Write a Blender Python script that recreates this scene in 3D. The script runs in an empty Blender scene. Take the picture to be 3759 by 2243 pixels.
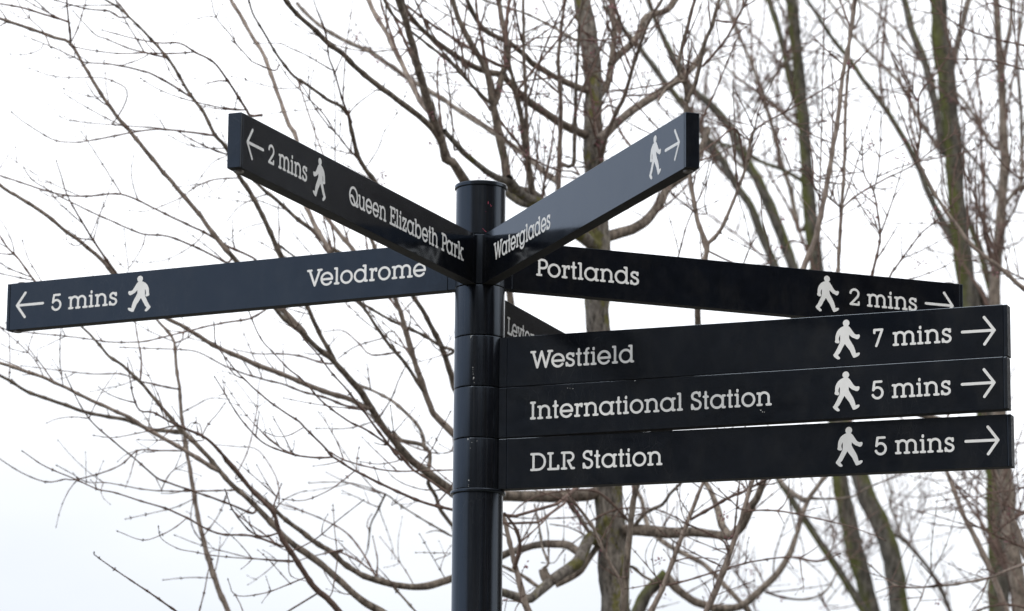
import bpy, bmesh, math, random
import numpy as np
from mathutils import Matrix, Vector, noise as mnoise

S = bpy.context.scene
COL = S.collection
rad = math.radians

# ------------------------------------------------------------------ camera
CAM_O = np.array([0.0, -8.74301443, 1.79252629])
CAM_R = np.array([0.99991273, -0.01019307, 0.00840453])
CAM_U = np.array([-0.01033805, -0.20761175, 0.97815668])
CAM_F = np.array([0.00822554, 0.9781582, 0.20769901])
FPX = 14361.24                                   # focal length in photograph pixels
PW, PH = 3759.0, 2243.0
cd = bpy.data.cameras.new("camera")
cam = bpy.data.objects.new("camera", cd); COL.objects.link(cam)
cam.matrix_world = Matrix(((CAM_R[0], CAM_U[0], -CAM_F[0], CAM_O[0]),
                           (CAM_R[1], CAM_U[1], -CAM_F[1], CAM_O[1]),
                           (CAM_R[2], CAM_U[2], -CAM_F[2], CAM_O[2]), (0, 0, 0, 1)))
cd.sensor_width = 36.0; cd.lens = FPX / PW * 36.0
cd.clip_start = 0.1; cd.clip_end = 3000
cd.dof.use_dof = True; cd.dof.focus_distance = 8.5; cd.dof.aperture_fstop = 9.5; cd.dof.aperture_blades = 0
S.camera = cam

# ------------------------------------------------------------------ world and sun
SUN_EL, SUN_AZ = rad(38), rad(215)               # high, behind the camera's left, veiled by cloud
w = bpy.data.worlds.new("World"); S.world = w; w.use_nodes = True
nt = w.node_tree; nt.nodes.clear(); N = nt.nodes; Lk = nt.links
out = N.new('ShaderNodeOutputWorld'); mixs = N.new('ShaderNodeMixShader')
bg1 = N.new('ShaderNodeBackground'); bg2 = N.new('ShaderNodeBackground')
sky = N.new('ShaderNodeTexSky'); sky.sky_type = 'NISHITA'; sky.sun_disc = False
sky.sun_elevation = SUN_EL; sky.sun_rotation = SUN_AZ
bg1.inputs[1].default_value = 0.12
Lk.new(sky.outputs[0], bg1.inputs[0])
tc = N.new('ShaderNodeTexCoord'); mp = N.new('ShaderNodeMapping'); mp.inputs['Scale'].default_value = (1, 1, 2.6)
n1 = N.new('ShaderNodeTexNoise'); n1.inputs['Scale'].default_value = 2.3; n1.inputs['Detail'].default_value = 6; n1.inputs['Roughness'].default_value = 0.5
n2 = N.new('ShaderNodeTexNoise'); n2.inputs['Scale'].default_value = 9.0; n2.inputs['Detail'].default_value = 5
mp.inputs['Location'].default_value = (3.1, 0.0, 1.0)
Lk.new(tc.outputs['Generated'], mp.inputs[0]); Lk.new(mp.outputs[0], n1.inputs['Vector']); Lk.new(mp.outputs[0], n2.inputs['Vector'])
# the overcast brightens upwards; pale blue haze low down
sepz = N.new('ShaderNodeSeparateXYZ'); Lk.new(tc.outputs['Generated'], sepz.inputs[0])
mr = N.new('ShaderNodeMapRange'); mr.inputs[1].default_value = 0.10; mr.inputs[2].default_value = 0.28
Lk.new(sepz.outputs['Z'], mr.inputs[0])
ad = N.new('ShaderNodeMath'); ad.operation = 'MULTIPLY_ADD'; ad.inputs[1].default_value = 1.1; Lk.new(n1.outputs[0], ad.inputs[0])
mm = N.new('ShaderNodeMath'); mm.operation = 'MULTIPLY_ADD'; mm.inputs[1].default_value = 0.95; mm.inputs[2].default_value = -0.42
Lk.new(mr.outputs[0], mm.inputs[0]); Lk.new(mm.outputs[0], ad.inputs[2])
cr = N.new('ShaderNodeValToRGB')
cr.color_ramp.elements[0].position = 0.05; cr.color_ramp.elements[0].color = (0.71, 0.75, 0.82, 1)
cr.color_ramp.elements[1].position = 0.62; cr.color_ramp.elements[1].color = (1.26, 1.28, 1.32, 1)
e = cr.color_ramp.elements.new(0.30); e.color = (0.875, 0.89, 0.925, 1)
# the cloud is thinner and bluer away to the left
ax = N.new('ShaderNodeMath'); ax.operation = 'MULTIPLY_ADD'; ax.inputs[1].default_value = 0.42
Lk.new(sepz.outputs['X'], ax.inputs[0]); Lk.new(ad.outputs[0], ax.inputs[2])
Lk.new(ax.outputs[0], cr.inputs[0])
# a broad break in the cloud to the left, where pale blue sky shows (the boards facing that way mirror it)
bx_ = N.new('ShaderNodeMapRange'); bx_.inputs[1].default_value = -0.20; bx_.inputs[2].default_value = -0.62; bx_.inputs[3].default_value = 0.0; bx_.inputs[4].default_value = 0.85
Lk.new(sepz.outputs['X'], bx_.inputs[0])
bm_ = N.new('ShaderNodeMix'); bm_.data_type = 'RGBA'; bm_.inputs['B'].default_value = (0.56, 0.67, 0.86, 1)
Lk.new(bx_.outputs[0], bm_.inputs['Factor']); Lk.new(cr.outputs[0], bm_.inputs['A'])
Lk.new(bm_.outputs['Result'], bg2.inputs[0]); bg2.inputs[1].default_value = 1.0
mixs.inputs[0].default_value = 0.93
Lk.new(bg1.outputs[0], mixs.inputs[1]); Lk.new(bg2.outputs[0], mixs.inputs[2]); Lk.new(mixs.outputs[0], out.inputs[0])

sd = bpy.data.lights.new("sun", 'SUN'); sd.energy = 1.1; sd.angle = rad(20); sd.color = (1.0, 0.96, 0.90)
sun = bpy.data.objects.new("sun", sd); COL.objects.link(sun)
sv = Vector((math.sin(SUN_AZ) * math.cos(SUN_EL), math.cos(SUN_AZ) * math.cos(SUN_EL), math.sin(SUN_EL)))
sun.rotation_euler = sv.to_track_quat('Z', 'Y').to_euler(); sun.location = (0, 0, 30)

S.view_settings.view_transform = 'Standard'; S.view_settings.look = 'None'
S.view_settings.exposure = 0.27; S.view_settings.gamma = 1.0; S.view_settings.use_curve_mapping = False
S.render.engine = 'CYCLES'

# ------------------------------------------------------------------ helpers
def tag(o, label=None, cat=None, group=None, kind=None):
    if label: o['label'] = label
    if cat: o['category'] = cat
    if group: o['group'] = group
    if kind: o['kind'] = kind
    return o

def empty(name, loc=(0, 0, 0)):
    o = bpy.data.objects.new(name, None); COL.objects.link(o); o.location = loc
    o.empty_display_size = 0.2
    return o

def mesh_obj(name, verts, faces, mat, parent=None, smooth=None, mats=None, fmat=None):
    me = bpy.data.meshes.new(name)
    if isinstance(faces, np.ndarray):
        verts = np.asarray(verts, dtype=np.float32); k = faces.shape[1]
        me.vertices.add(len(verts)); me.vertices.foreach_set('co', verts.ravel())
        me.loops.add(faces.size); me.loops.foreach_set('vertex_index', faces.ravel().astype(np.int32))
        me.polygons.add(len(faces)); me.polygons.foreach_set('loop_start', np.arange(0, faces.size, k, dtype=np.int32))
        me.update(calc_edges=True)
    else:
        me.from_pydata([tuple(map(float, v)) for v in verts], [], [tuple(int(i) for i in f) for f in faces])
    for m in (mats or [mat]): me.materials.append(m)
    if fmat is not None: me.polygons.foreach_set('material_index', np.asarray(fmat, dtype=np.int32))
    if smooth is not None:
        me.polygons.foreach_set('use_smooth', [True] * len(me.polygons))
        if smooth < 3: me.set_sharp_from_angle(angle=smooth)
    me.validate(); me.update()
    o = bpy.data.objects.new(name, me); COL.objects.link(o)
    if parent is not None: o.parent = parent
    return o

def bm_obj(name, bm, mat, parent=None, smooth=0.6):
    me = bpy.data.meshes.new(name); bm.normal_update(); bm.to_mesh(me); bm.free()
    me.materials.append(mat)
    if smooth:
        me.polygons.foreach_set('use_smooth', [True] * len(me.polygons)); me.set_sharp_from_angle(angle=smooth)
    o = bpy.data.objects.new(name, me); COL.objects.link(o)
    if parent is not None: o.parent = parent
    return o

def lathe(bm, prof, n=96, cx=0, cy=0):
    rings = [[bm.verts.new((cx + r * math.cos(2 * math.pi * i / n), cy + r * math.sin(2 * math.pi * i / n), z)) for i in range(n)] for r, z in prof]
    for a, b in zip(rings, rings[1:]):
        for i in range(n): bm.faces.new((a[i], a[(i + 1) % n], b[(i + 1) % n], b[i]))
    bm.faces.new(rings[-1]); bm.faces.new(list(reversed(rings[0])))

def nodes_mat(name):
    m = bpy.data.materials.new(name); m.use_nodes = True
    return m, m.node_tree, m.node_tree.nodes['Principled BSDF']

def tex(nt, kind, coord, scale_vec=(1, 1, 1), **kw):
    c = nt.nodes.new('ShaderNodeTexCoord'); mp = nt.nodes.new('ShaderNodeMapping'); mp.inputs['Scale'].default_value = scale_vec
    t = nt.nodes.new(kind); nt.links.new(c.outputs[coord], mp.inputs[0]); nt.links.new(mp.outputs[0], t.inputs['Vector'])
    for k, v in kw.items(): t.inputs[k].default_value = v
    return t

def ramp(nt, src, stops):
    r = nt.nodes.new('ShaderNodeValToRGB'); nt.links.new(src, r.inputs[0])
    el = r.color_ramp.elements
    el[0].position, el[0].color = stops[0][0], (*stops[0][1], 1)
    el[1].position, el[1].color = stops[-1][0], (*stops[-1][1], 1)
    for p, c in stops[1:-1]:
        e = el.new(p); e.color = (*c, 1)
    return r

def maprange(nt, src, a, b, lo, hi):
    m = nt.nodes.new('ShaderNodeMapRange'); nt.links.new(src, m.inputs[0])
    for i, v in zip((1, 2, 3, 4), (a, b, lo, hi)): m.inputs[i].default_value = v
    return m

# ------------------------------------------------------------------ materials
def paint_mat(name, streak=False, rough=0.13, base=(0.0034, 0.0042, 0.0062)):
    m, nt, b = nodes_mat(name)
    # fine dust and wear on a dark navy gloss paint
    n = tex(nt, 'ShaderNodeTexNoise', 'Object', (1, 1, 1), Scale=26.0, Detail=8.0, Roughness=0.65)
    r = ramp(nt, n.outputs[0], [(0.35, base), (0.8, tuple(v * 1.8 + 0.001 for v in base))])
    # thin patchy dust and rain runs, plus fine scratches
    nd = tex(nt, 'ShaderNodeTexNoise', 'Object', (70, 70, 1.3) if streak else (9, 9, 5), Scale=2.0, Detail=9.0, Roughness=0.75)
    dm = maprange(nt, nd.outputs[0], 0.46, 0.78, 0.0, 0.45 if streak else 0.34)
    mxd = nt.nodes.new('ShaderNodeMix'); mxd.data_type = 'RGBA'; mxd.inputs['B'].default_value = (0.040, 0.038, 0.034, 1)
    nt.links.new(dm.outputs[0], mxd.inputs['Factor']); nt.links.new(r.outputs[0], mxd.inputs['A'])
    sc_ = tex(nt, 'ShaderNodeTexVoronoi', 'Object', (30, 30, 9), Scale=2.2); sc_.feature = 'DISTANCE_TO_EDGE'
    scm = maprange(nt, sc_.outputs['Distance'], 0.0, 0.006, 0.55, 0.0)
    nk = tex(nt, 'ShaderNodeTexNoise', 'Object', Scale=5.0, Detail=2.0); km = maprange(nt, nk.outputs[0], 0.56, 0.66, 0.0, 1.0)
    mu = nt.nodes.new('ShaderNodeMath'); mu.operation = 'MULTIPLY'; nt.links.new(scm.outputs[0], mu.inputs[0]); nt.links.new(km.outputs[0], mu.inputs[1])
    mxs = nt.nodes.new('ShaderNodeMix'); mxs.data_type = 'RGBA'; mxs.inputs['B'].default_value = (0.085, 0.085, 0.082, 1)
    nt.links.new(mu.outputs[0], mxs.inputs['Factor']); nt.links.new(mxd.outputs['Result'], mxs.inputs['A'])
    nt.links.new(mxs.outputs['Result'], b.inputs['Base Color'])
    n2 = tex(nt, 'ShaderNodeTexNoise', 'Object', (90, 90, 1.2) if streak else (6, 6, 14), Scale=1.0 if streak else 3.0, Detail=5.0, Roughness=0.6)
    mr = maprange(nt, n2.outputs[0], 0.3, 0.75, rough * (0.7 if streak else 0.8), rough * (3.2 if streak else 1.5))
    nt.links.new(mr.outputs[0], b.inputs['Roughness'])
    b.inputs['IOR'].default_value = 1.60
    b.inputs['Specular Tint'].default_value = (0.70, 0.83, 1.0, 1)
    bump = nt.nodes.new('ShaderNodeBump'); bump.inputs['Strength'].default_value = 0.16 if streak else 0.012; bump.inputs['Distance'].default_value = 0.002
    n3 = tex(nt, 'ShaderNodeTexNoise', 'Object', (60, 60, 0.8) if streak else (1, 1, 1), Scale=1.0 if streak else 160.0, Detail=3.0)
    nt.links.new(n3.outputs[0], bump.inputs['Height']); nt.links.new(bump.outputs[0], b.inputs['Normal'])
    return m
M_BOARD = paint_mat('navy_board_paint', rough=0.10)
M_POLE = paint_mat('navy_pole_paint', streak=True, rough=0.12)
M_CAP = paint_mat('navy_cap_paint', rough=0.2)

m, nt, b = nodes_mat('grimy_horizontal_paint'); M_GRIME = m
n = tex(nt, 'ShaderNodeTexNoise', 'Object', Scale=40.0, Detail=7.0, Roughness=0.7)
r = ramp(nt, n.outputs[0], [(0.3, (0.012, 0.012, 0.013)), (0.75, (0.040, 0.037, 0.033))])
nt.links.new(r.outputs[0], b.inputs['Base Color']); b.inputs['Roughness'].default_value = 0.6; b.inputs['Specular IOR Level'].default_value = 0.25

m, nt, b = nodes_mat('engraved_letter_white'); M_LET = m
n = tex(nt, 'ShaderNodeTexNoise', 'Object', (1, 1, 1), Scale=45.0, Detail=4.0)
r = ramp(nt, n.outputs[0], [(0.3, (0.80, 0.80, 0.775)), (0.75, (0.87, 0.87, 0.855))])
nt.links.new(r.outputs[0], b.inputs['Base Color']); b.inputs['Roughness'].default_value = 0.55; b.inputs['Specular IOR Level'].default_value = 0.3

m, nt, b = nodes_mat('weathered_bolt_steel'); M_BOLT = m
n = tex(nt, 'ShaderNodeTexNoise', 'Object', (1, 1, 1), Scale=180.0, Detail=4.0)
r = ramp(nt, n.outputs[0], [(0.3, (0.16, 0.14, 0.13)), (0.7, (0.33, 0.31, 0.29))])
nt.links.new(r.outputs[0], b.inputs['Base Color']); b.inputs['Metallic'].default_value = 0.7; b.inputs['Roughness'].default_value = 0.45
m, nt, b = nodes_mat('drain_hole_dark'); M_HOLE = m
n = tex(nt, 'ShaderNodeTexNoise', 'Object', Scale=90.0); r = ramp(nt, n.outputs[0], [(0.3, (0.002, 0.002, 0.002)), (0.8, (0.006, 0.005, 0.005))])
nt.links.new(r.outputs[0], b.inputs['Base Color']); b.inputs['Roughness'].default_value = 0.9
m, nt, b = nodes_mat('pink_paint_fleck'); M_PINK = m
n = tex(nt, 'ShaderNodeTexNoise', 'Object', Scale=700.0); r = ramp(nt, n.outputs[0], [(0.3, (0.22, 0.02, 0.05)), (0.8, (0.42, 0.05, 0.10))])
nt.links.new(r.outputs[0], b.inputs['Base Color']); b.inputs['Roughness'].default_value = 0.5
m, nt, b = nodes_mat('bird_dropping_white'); M_DROP = m
n = tex(nt, 'ShaderNodeTexNoise', 'Object', Scale=700.0); r = ramp(nt, n.outputs[0], [(0.3, (0.35, 0.35, 0.33)), (0.8, (0.7, 0.7, 0.68))])
nt.links.new(r.outputs[0], b.inputs['Base Color']); b.inputs['Roughness'].default_value = 0.8

def bark(name, dark, light, moss=None, mosslo=0.55, mosshi=0.66, sc=1.0, bumpd=0.004, mossside=0.0):
    m, nt, b = nodes_mat(name)
    n = tex(nt, 'ShaderNodeTexNoise', 'Object', (26 * sc, 26 * sc, 9 * sc), Scale=2.2, Detail=9.0, Roughness=0.74)
    r = ramp(nt, n.outputs[0], [(0.36, dark), (0.50, tuple((a + c) / 2 for a, c in zip(dark, light))), (0.62, light)])
    col = r.outputs[0]
    if moss:
        n2 = tex(nt, 'ShaderNodeTexNoise', 'Object', (1, 1, 0.7), Scale=11.0 * sc, Detail=9.0, Roughness=0.72)
        src = n2.outputs[0]
        if mossside:
            g = nt.nodes.new('ShaderNodeNewGeometry'); sp = nt.nodes.new('ShaderNodeSeparateXYZ'); nt.links.new(g.outputs['Normal'], sp.inputs[0])
            ma = nt.nodes.new('ShaderNodeMath'); ma.operation = 'MULTIPLY_ADD'; ma.inputs[1].default_value = mossside
            nt.links.new(sp.outputs['X'], ma.inputs[0]); nt.links.new(src, ma.inputs[2]); src = ma.outputs[0]
        mk = maprange(nt, src, mosslo, mosshi, 0.0, 0.9)
        mx = nt.nodes.new('ShaderNodeMix'); mx.data_type = 'RGBA'
        n3 = tex(nt, 'ShaderNodeTexNoise', 'Object', Scale=60.0 * sc, Detail=4.0)
        r3 = ramp(nt, n3.outputs[0], [(0.3, tuple(v * 0.6 for v in moss)), (0.75, tuple(v * 1.35 for v in moss))])
        nt.links.new(mk.outputs[0], mx.inputs['Factor']); nt.links.new(col, mx.inputs['A']); nt.links.new(r3.outputs[0], mx.inputs['B'])
        col = mx.outputs['Result']
    nt.links.new(col, b.inputs['Base Color']); b.inputs['Roughness'].default_value = 0.85; b.inputs['Specular IOR Level'].default_value = 0.25
    bump = nt.nodes.new('ShaderNodeBump'); bump.inputs['Strength'].default_value = 1.0; bump.inputs['Distance'].default_value = bumpd
    nb = tex(nt, 'ShaderNodeTexNoise', 'Object', (30 * sc, 30 * sc, 10 * sc), Scale=2.0, Detail=7.0, Roughness=0.7)
    nt.links.new(nb.outputs[0], bump.inputs['Height']); nt.links.new(bump.outputs[0], b.inputs['Normal'])
    return m
B_TRUNK = bark('lichen_trunk_bark', (0.045, 0.038, 0.031), (0.31, 0.275, 0.235), (0.16, 0.15, 0.045), 0.53, 0.58, bumpd=0.008)
B_LIMB = bark('grey_brown_limb_bark', (0.055, 0.043, 0.034), (0.32, 0.265, 0.215), (0.10, 0.10, 0.05), 0.64, 0.74)
B_TAN = bark('tan_shoot_bark', (0.16, 0.125, 0.105), (0.42, 0.345, 0.29))
B_TWIG = bark('brown_twig_bark', (0.095, 0.062, 0.050), (0.25, 0.17, 0.14))
B_BUD = bark('dark_bud_scales', (0.030, 0.020, 0.018), (0.075, 0.048, 0.042))
B_RED = bark('reddish_flower_buds', (0.22, 0.09, 0.10), (0.42, 0.22, 0.24))
B_GREEN = bark('algae_green_bark', (0.028, 0.025, 0.020), (0.16, 0.145, 0.12), (0.095, 0.103, 0.026), 0.47, 0.68, 0.7, 0.006, mossside=-0.22)
B_GREENR = bark('algae_green_bark_right', (0.028, 0.025, 0.020), (0.16, 0.145, 0.12), (0.095, 0.103, 0.024), 0.48, 0.68, 0.7, 0.006, mossside=0.22)
B_FARTW = bark('far_twig_bark', (0.055, 0.045, 0.038), (0.14, 0.115, 0.10))

# ------------------------------------------------------------------ ground
m, nt, b = nodes_mat('paving_and_grass_ground')
n = tex(nt, 'ShaderNodeTexNoise', 'Object', Scale=0.25, Detail=10.0, Roughness=0.7)
r = ramp(nt, n.outputs[0], [(0.35, (0.10, 0.095, 0.085)), (0.5, (0.14, 0.13, 0.115)), (0.62, (0.05, 0.065, 0.025))])
nt.links.new(r.outputs[0], b.inputs['Base Color']); b.inputs['Roughness'].default_value = 0.9
g = 900.0; k = 24
gv = [(-g + 2 * g * i / k, -g + 2 * g * j / k, 0) for j in range(k + 1) for i in range(k + 1)]
gf = [(j * (k + 1) + i, j * (k + 1) + i + 1, (j + 1) * (k + 1) + i + 1, (j + 1) * (k + 1) + i) for j in range(k) for i in range(k)]
tag(mesh_obj('ground', gv, gf, m), kind='structure')

# ================================================================== SIGNPOST
R = 0.057
ZS = [3.80433954, 3.68651395, 3.56921912, 3.45131087, 3.33338008, 3.21753085]
FL, FH, FT, R0 = 1.15946, 0.115, 0.030, 0.07417
post = empty('signpost', (0, 0, 0))
tag(post, 'dark navy fingerpost with eight white-lettered pointing boards on a round pole', 'signpost')

def lathe_part(name, prof, mat, n=128):
    bm = bmesh.new(); lathe(bm, prof, n); return bm_obj(name, bm, mat, post, 0.5)

# lower pole, base plate, flange, five rotating sleeves, head, rim
lathe_part('pole', [(R, 0.02), (R, 1.0), (R, 2.0), (R, 3.2085)], M_POLE)
lathe_part('base_plate', [(0.15, 0.002), (0.15, 0.016), (0.146, 0.02)], M_POLE)
lathe_part('flange', [(R + .001, 3.2087), (R + .0046, 3.2093), (R + .0058, 3.2112), (R + .0058, 3.2150), (R + .0046, 3.2170), (R, 3.2176)], M_CAP)
for i in range(5):
    zt, zb = ZS[i] - .0007, ZS[i + 1] + .0007
    s = lathe_part('sleeve', [(R - .0018, zb), (R - .0002, zb + .0008), (R + .0002, zb + .0030), (R + .0002, zt - .0030), (R - .0002, zt - .0008), (R - .0018, zt)], M_POLE)
lathe_part('core_tube', [(R - .0035, 3.2180), (R - .0035, 3.80)], M_HOLE)
lathe_part('pole_head', [(R - .001, ZS[0] + .0004), (R, ZS[0] + .0015), (R, 3.9188)], M_POLE)
lathe_part('cap', [(R - .002, 3.9190), (R + .0026, 3.9194), (R + .0036, 3.9206), (R + .0036, 3.9268), (R + .0022, 3.9290), (R * .9, 3.9302), (R * .5, 3.9315)], M_CAP)

# --- letters drawn as router-cut strokes (mm), merged by a distance field
HW = 2.68
def arc(cx, cy, rx, ry, a0, a1, n=26):
    return [(cx + rx * math.cos(rad(a0 + (a1 - a0) * i / n)), cy + ry * math.sin(rad(a0 + (a1 - a0) * i / n))) for i in range(n + 1)]
def spline(P, n=6):
    P = [P[0]] + list(P) + [P[-1]]; o = []
    for i in range(1, len(P) - 2):
        p0, p1, p2, p3 = [np.array(q, float) for q in P[i - 1:i + 3]]
        for j in range(n):
            t = j / n
            o.append(tuple(0.5 * ((2 * p1) + (-p0 + p2) * t + (2 * p0 - 5 * p1 + 4 * p2 - p3) * t * t + (-p0 + 3 * p1 - 3 * p2 + p3) * t ** 3)))
    o.append(tuple(P[-2])); return o
X, A, B = 28.4, 38.5, 2.8
G = {}
G['I'] = (14.4, [[(2.8, B), (11.6, B)], [(2.8, A), (11.6, A)], [(7.2, B), (7.2, A)]])
G['n'] = (35.6, [[(2.8, X), (7.3, X)], [(7.3, X), (7.3, B)], [(2.8, B), (11.8, B)], arc(17.8, 19.5, 10.5, 10.3, 178, 0) + [(28.3, B)], [(23.8, B), (32.8, B)]])
G['m'] = (53.5, [[(2.8, X), (7.3, X)], [(7.3, X), (7.3, B)], [(2.8, B), (11.8, B)], arc(17.0, 20, 9.7, 9.9, 178, 0) + [(26.7, B)], [(22.2, B), (31.2, B)], arc(36.4, 20, 9.7, 9.9, 178, 0) + [(46.1, B)], [(41.6, B), (50.7, B)]])
G['t'] = (14.6, [[(2.8, X), (11.8, X)], [(7.3, A), (7.3, B), (11.8, B)]])
G['e'] = (32.6, [arc(16.3, 16, 13.5, 13.9, -5, 322, 44), [(3.2, 15.2), (29.8, 15.2)]])
G['a'] = (36.8, [arc(16.3, 16, 13.5, 13.9, 0, 360, 44), [(34, X), (29.7, X), (29.7, B), (34, B)]])
G['f'] = (14.6, [[(2.8, X), (11.8, X)], [(2.8, B), (11.8, B)], [(7.3, B), (7.3, 32.5)] + spline([(7.3, 32.5), (8.6, 37.0), (12.2, 38.9)])])
G['d'] = (36.4, [arc(16.3, 16, 13.5, 13.9, 0, 360, 44), [(25.0, A), (29.6, A), (29.6, B), (33.6, B)]])
G['l'] = (14.4, [[(2.8, A), (7.3, A), (7.3, B)], [(2.8, B), (11.6, B)]])
G['i'] = (14.4, [[(2.8, X), (7.3, X), (7.3, B)], [(2.8, B), (11.6, B)], [(7.3, 36.2), (7.3, 38.9)]])
G['o'] = (32.5, [arc(16.25, 16, 13.45, 13.9, 0, 360, 44)])
G['r'] = (20.6, [[(2.8, X), (7.3, X), (7.3, B)], [(2.8, B), (11.8, B)], arc(17.6, 19.3, 10.3, 9.6, 176, 88) + [(17.8, X), (17.8, 24.2)]])
G['s'] = (22.8, [spline([(18.5, 25), (15.3, 28.6), (11, 29.9), (6.8, 28.8), (4.0, 25.4), (4.3, 21.4), (7.5, 18.6), (12, 16.8), (17, 14.4), (19.6, 10.4), (18.8, 5.8), (15.2, 2.8), (11, 2.1), (6.8, 3.3), (3.8, 6.6)]), [(18.6, 24.2), (18.6, 29.2)], [(3.0, 2.9), (3.0, 8.6)]])
G['S'] = (25.2, [spline([(20.5, 32), (17.5, 37.3), (12.3, 39.2), (6.5, 37.6), (3.3, 33), (3.8, 27.6), (7.6, 24), (13, 21.7), (19, 18.7), (22.2, 13.5), (21.4, 7), (17.5, 3.1), (12, 2.0), (7, 3.8), (3.8, 8.8)]), [(20.4, 31), (20.4, 38.6)], [(3.0, 2.9), (3.0, 11.5)]])
G['W'] = (55.5, [[(7.2, A), (17.2, B), (27.7, A), (37.9, B), (48.3, A)], [(2.8, A), (11.6, A)], [(43.9, A), (52.7, A)]])
G['V'] = (40.4, [[(7.2, A), (20.2, B), (33.2, A)], [(2.8, A), (11.6, A)], [(28.8, A), (37.6, A)]])
G['P'] = (29.5, [[(7.8, A), (7.8, B)], [(2.8, B), (12.6, B)], [(2.8, A), (16.8, A)] + arc(16.8, 28.8, 9.9, 9.7, 90, -90) + [(7.8, 19.1)]])
G['D'] = (37.8, [[(7.8, A), (7.8, B)], [(2.8, A), (17.8, A)] + arc(17.8, 20.65, 17.2, 17.85, 90, -90, 36) + [(2.8, B)]])
G['L'] = (29.0, [[(7.8, A), (7.8, B)], [(2.8, A), (12.8, A)], [(2.8, B), (26.2, B), (26.2, 9.6)]])
G['R'] = (34.0, [[(7.8, A), (7.8, B)], [(2.8, B), (12.8, B)], [(2.8, A), (20.4, A)] + arc(20.4, 29.2, 9.2, 9.3, 90, -90) + [(17.2, 19.9), (26.2, B), (31.2, B)]])
G['Q'] = (46.0, [arc(21.5, 20.8, 18.7, 18.7, 0, 360, 50), spline([(4.5, 15.5), (10, 20), (17, 19.5), (23, 14), (29, 6.5), (35, 2.9), (43.2, 2.9)]), [(43.2, 2.9), (43.2, 7.5)]])
G['u'] = (35.0, [[(2.8, X), (7.3, X)] + arc(17.5, 12.4, 10.2, 10.3, 180, 360), [(23.2, X), (27.7, X), (27.7, B), (32.2, B)]])
G['E'] = (31.0, [[(7.8, A), (7.8, B)], [(2.8, A), (26.2, A), (26.2, 31.6)], [(7.8, 21), (20.4, 21), ], [(20.4, 18.6), (20.4, 23.4)], [(2.8, B), (28.2, B), (28.2, 9.8)]])
G['z'] = (23.5, [[(3.4, 22.6), (3.4, X), (20.0, X), (3.4, B), (20.7, B), (20.7, 8.6)]])
G['b'] = (36.4, [[(2.8, A), (7.0, A), (7.0, B)], [(3.4, B), (7.0, B)], arc(20.1, 16, 13.5, 13.9, 0, 360, 44)])
G['h'] = (36.7, [[(2.8, A), (7.3, A), (7.3, B)], [(2.8, B), (11.8, B)], arc(18.1, 19.5, 10.8, 10.3, 178, 0) + [(28.9, B)], [(24.4, B), (33.9, B)]])
G['k'] = (32.8, [[(2.8, A), (7.3, A), (7.3, B)], [(2.8, B), (11.6, B)], [(8.5, 12.5), (23.8, X)], [(19.6, X), (28.8, X)], [(14.4, 17.6), (25.5, B)], [(21.2, B), (30.0, B)]])
G['g'] = (38.0, [arc(16.3, 16, 13.5, 13.9, 0, 360, 44), [(34.5, X), (29.7, X), (29.7, 4)] + arc(17.0, 3.2, 12.7, 10.4, 0, -160)])
G['y'] = (31.5, [[(6.8, X), (16.0, 3.4)], [(2.8, X), (11.2, X)], [(21.5, X), (29.0, X)], [(25.4, X), (16.0, 3.4), (12.0, -6.6), (7.5, -7.2)]])
G['2'] = (27.6, [arc(13.8, 28.9, 10.5, 9.7, 176, 0) + spline([(24.3, 28.9), (22.6, 23), (17, 16.6), (9, 8.6), (3.4, B)]) + [(24.6, B), (24.6, 8.4)]])
G['5'] = (28.7, [[(23.6, A), (8.0, A), (5.4, 20.6)] + arc(14.7, 14.0, 11.3, 11.9, 142, -158, 36)])
G['7'] = (24.1, [[(3.4, 32.2), (3.4, A), (21.2, A), (7.6, B)]])

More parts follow.
